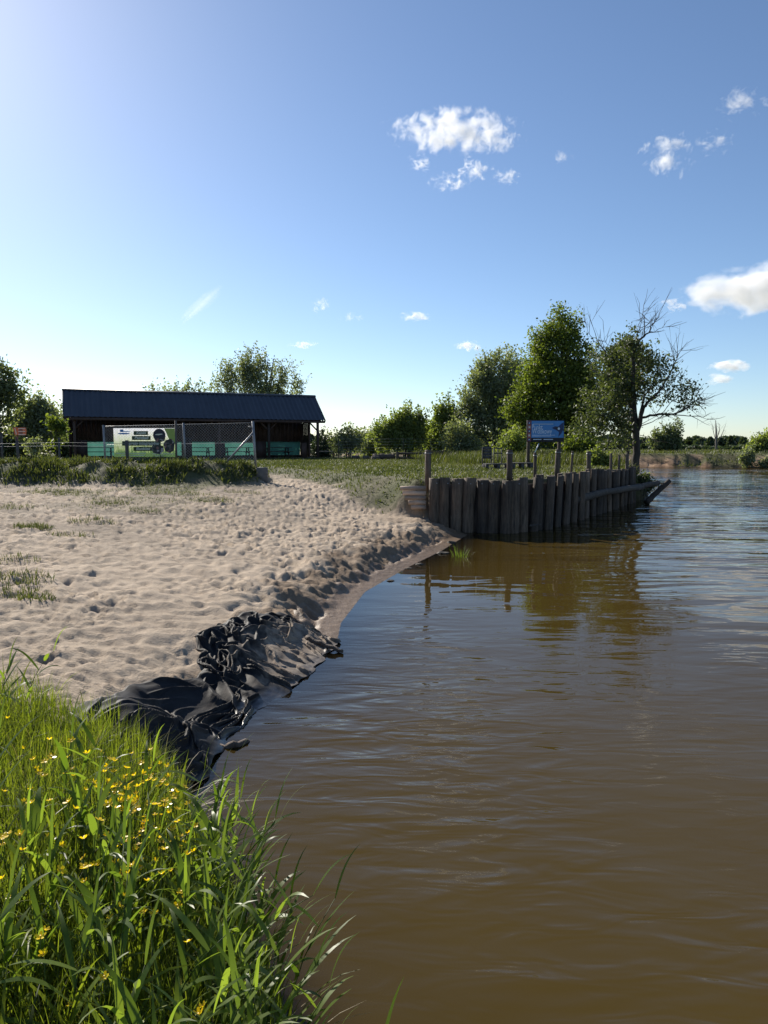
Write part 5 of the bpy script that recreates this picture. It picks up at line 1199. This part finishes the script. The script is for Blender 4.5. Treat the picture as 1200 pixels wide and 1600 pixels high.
for cx, cy, rx, ry, dy, m_, nc in ((945, 640, 34, 40, -.6, 2600, 70), (960, 605, 30, 32, .3, 2000, 50), (990, 600, 20, 30, .4, 900, 30), (925, 668, 26, 22, -1.0, 900, 32), (975, 665, 18, 22, -.4, 700, 22), (1035, 585, 30, 26, -.3, 620, 46), (1022, 610, 26, 26, .2, 420, 34), (1062, 615, 24, 22, -.9, 420, 40), (1080, 618, 16, 18, -1.1, 220, 24), (982, 540, 18, 22, .3, 1100, 36), (1018, 565, 16, 20, .1, 420, 26), (1008, 555, 14, 22, .2, 280, 20), (945, 570, 20, 26, 1, 600, 26)):
    for k in range(nc):
        p = at_y(cx + rx * r.normal() * .55, cy + ry * r.normal() * .55, Y + dy + r.normal() * .5) - BO; C.append(np.array(p) + r.normal(size=(m_ // nc, 3)) * np.array([.14, .14, .11]))
V, q, a = leaf_quads(np.concatenate(C), .075, r); link('crown', mesh_np('crown', V, q, None, {'v': ('FLOAT', a)}, False, [M['leaf_deep']]), bt)
ro = at_y(1034.5, 648, Y - .7); re_ = at_y(1034.5, 668, Y - .7)
tag(MB().tube([(0, 0, 0), (.01, 0, re_.z - ro.z)], .008, 5).build('rope', M['post'], None, False, ro), 'thin rope hanging from the long dead branch', 'rope')
twig_tree('dead_tree', 'slender bare dead tree on the far meadow', 110, [[(1119, 706, 0, .20), (1119, 690, 0, .16), (1119, 672, 0, .12), (1118, 657, 0, .04)], [(1119, 690, 0, .09), (1123, 676, .5, .06), (1125, 664, .5, .02)], [(1120, 694, 0, .06), (1129, 676, 0, .04), (1133, 666, 0, .015)], [(1118, 686, 0, .05), (1114, 672, 0, .03), (1113, 664, 0, .01)]], o_px=(1119, 706), bark='pale_bark', twigs=30, seed=4)
# far woods that read as one mass
def far_mass(name, label, items, leaf, seed, nper=420, size=1.1):
    r = np.random.default_rng(seed); C, S = [], []
    for px, top, wid, Y in items:
        c = at_y(px, top, Y); b = at_y(px + wid, top, Y); w = b.x - c.x; hgt = c.z - 1.5
        pine = r.random() < .35; n = int(nper * max(1, hgt / 9)); f = r.random(n) ** .8; prof = (1 - f) * .9 + .12 if pine else np.sqrt(np.clip(1 - (2 * f - .9) ** 2 / 1.25, .02, 1))
        an = r.uniform(0, 6.28, n); rr = w * prof * np.sqrt(r.uniform(.25, 1, n)) * (1 + .25 * np.sin(an * 3 + f * 9)); C.append(np.stack([c.x + rr * np.cos(an), Y + rr * np.sin(an), 1.5 + hgt * (f * .98 + .02)], 1)); S.append(r.normal(.45, .15) + .0 * f)
    CC = np.concatenate(C); vv = np.concatenate([np.full(len(c), s) for c, s in zip(C, S)]) + r.normal(0, .12, len(CC))
    V, q, a = leaf_quads(CC, size, r, vv, 1.2); return tag(link(name, mesh_np(name, V, q, None, {'v': ('FLOAT', a)}, False, [M[leaf]])), label, 'wood', kind='stuff')
r = np.random.default_rng(77); it = []
xs = np.arange(990, 1330, 8.0)
for x in xs:
    top = np.interp(x, [990, 1010, 1035, 1070, 1085, 1105, 1120, 1140, 1165, 1178, 1195, 1260, 1330], [686, 688, 686, 687, 684, 686, 685, 682, 683, 692, 686, 680, 684]) + r.normal() * 1.6; it.append((x + r.normal() * 3, top, 9 * r.uniform(.7, 1.3), 215 + r.uniform(-25, 30)))
for x in np.arange(1000, 1300, 9.0): it.append((x + r.normal() * 4, 699 + r.normal() * 1.5, 8 * r.uniform(.6, 1.3), 165 + r.uniform(-10, 20)))
far_mass('treeline', 'dark mixed wood along the horizon beyond the far meadow', it, 'leaf_far', 5, 300, 1.0)
it = []
for x in np.arange(-420, 1000, 11.0): it.append((x + r.normal() * 5, np.interp(x, [-420, 0, 480, 620, 760, 900, 1000], [680, 682, 686, 684, 682, 680, 684]) + r.normal() * 2.5, 12 * r.uniform(.7, 1.4), 190 + r.uniform(-20, 40)))
far_mass('treeline', 'distant green wood seen between the shed and the willow', it, 'leaf_far', 6, 240, 1.1)

# ------------------------------------------------------------------ clouds: soft volumes far away in the sky
def cloud_mat(name, dens, core, amp, sc, seed, stretch=(1, 1, 1)):
    m = bpy.data.materials.new(name); m.use_nodes = True; nt = m.node_tree; nt.nodes.clear(); out = N(nt, 'ShaderNodeOutputMaterial')
    tc = N(nt, 'ShaderNodeTexCoord'); v = tc.outputs['Object']
    ln = N(nt, 'ShaderNodeVectorMath', operation='LENGTH'); L(nt, v, ln.inputs[0])
    ofs = N(nt, 'ShaderNodeVectorMath', operation='ADD'); ofs.inputs[1].default_value = (seed * 3.7, seed * 1.9, seed * 5.3); L(nt, v, ofs.inputs[0])
    n = noise_n(nt, sc, 7, vec=ofs.outputs[0], rough=.62, mapping=stretch)
    n.inputs['Distortion'].default_value = .35
    fall = mth(nt, 'POWER', ln.outputs['Value'], 2.0)
    f = mth(nt, 'SUBTRACT', mth(nt, 'MULTIPLY_ADD', mth(nt, 'SUBTRACT', n.outputs[0], .5), amp, core), fall)
    f = mth(nt, 'MAXIMUM', f, 0.0)
    d = mth(nt, 'MULTIPLY', mth(nt, 'POWER', mth(nt, 'DIVIDE', f, .9, clamp=True), 1.15), dens)
    pv = N(nt, 'ShaderNodeVolumePrincipled'); pv.inputs['Color'].default_value = (1, 1, 1, 1); pv.inputs['Anisotropy'].default_value = .25; L(nt, d, pv.inputs['Density'])
    L(nt, pv.outputs[0], out.inputs['Volume']); return m
CY = 2600.0
def cloud(px, py, rx, ry, label, dens=1.0, core=.3, amp=3.0, sc=1.6, seed=0, stretch=(1, 1, 1), tilt=0.0, Y=CY, thick=.8):
    c = at_y(px, py, Y); a = (at_y(px + rx, py, Y) - c).length; b = (at_y(px, py - ry, Y) - c).length
    bm = bmesh.new(); bmesh.ops.create_icosphere(bm, subdivisions=3, radius=1.0); me = bpy.data.meshes.new('cloud'); bm.to_mesh(me); bm.free()
    th = max(min(a, b) * 1.2, b * thick); me.materials.append(cloud_mat('cloud_vapour', dens / b * 2.0, core, amp, sc, seed, stretch))
    o = link('cloud', me, None, c); o.scale = (a, th, b); o.rotation_euler = (0, tilt, 0); return tag(o, label, 'cloud')
W_ = (1.5, 1, .75)
cloud(700, 204, 112, 42, 'largest wispy white cloud high above the trees', 1.9, .34, 4.6, 2.4, 31, (1.9, 1, .7))
cloud(772, 212, 56, 34, 'ragged right tail of the largest high cloud', 1.6, .12, 5.0, 2.2, 2, W_)
cloud(742, 264, 36, 20, 'small white puff below the largest high cloud', 1.5, .22, 4.6, 1.9, 3, W_)
cloud(704, 284, 44, 20, 'thin wisp lowest left below the largest high cloud', 1.2, .04, 5.5, 2.4, 4, W_)
cloud(657, 256, 26, 18, 'tiny faint wisp under the left end of the largest high cloud', 1.2, .05, 5.0, 2.2, 5)
cloud(792, 276, 34, 16, 'faint flat wisp to the right of the small white puff', .8, .0, 5.5, 2.4, 6, W_)
cloud(1042, 240, 54, 40, 'ragged small cloud high over the far right bank', 1.4, .02, 5.5, 2.0, 7, (1.4, 1, .9), tilt=R(20))
cloud(1118, 222, 34, 26, 'faint wisp right of the ragged small high cloud', .7, .0, 5.5, 2.0, 8)
cloud(1158, 160, 46, 32, 'faint wisp nearest the top right corner of the sky', .7, .0, 5.5, 2.0, 9)
cloud(878, 246, 20, 18, 'very faint round wisp alone right of the largest high cloud', .5, .05, 4.5, 1.8, 10)
cloud(1165, 458, 122, 42, 'thick white cumulus cut by the right edge of the photo', 1.7, .62, 2.6, 2.0, 11, (1.6, 1, .8))
cloud(1235, 440, 90, 46, 'bulging white cumulus mass at the right edge, mostly outside', 1.7, .62, 2.6, 1.8, 12)
cloud(1054, 476, 26, 16, 'small ragged scrap at the left tip of the thick cumulus', 1.2, .08, 5.0, 2.0, 13)
cloud(1142, 572, 42, 13, 'small flat white cloud low over the far right wood', 1.8, .5, 2.8, 1.8, 14, W_)
cloud(1124, 593, 28, 14, 'lowest small white cloud just under the flat one', 1.3, .42, 2.8, 1.6, 15)
cloud(648, 494, 34, 12, 'small bright white cloud left of the willow top', 1.3, .25, 4.0, 1.9, 16, W_)
cloud(734, 541, 30, 13, 'small round white cloud just over the willow', 1.4, .25, 4.0, 1.6, 17, W_)
cloud(476, 539, 30, 8, 'thin flat bright cloud right of the feathery tree top', 1.3, .25, 4.0, 1.8, 18, W_)
cloud(502, 479, 20, 19, 'faint upright wisp high above the flat bright cloud', .7, .05, 5.0, 1.9, 19)
cloud(550, 495, 26, 12, 'faint flat wisp right of the upright one', .6, .05, 5.0, 1.9, 20, W_)
cloud(315, 476, 64, 15, 'pale slanting streak of vapour above the shed', .22, .45, 1.6, 1.3, 21, (.6, 1, 1.5), tilt=R(-41), thick=1)
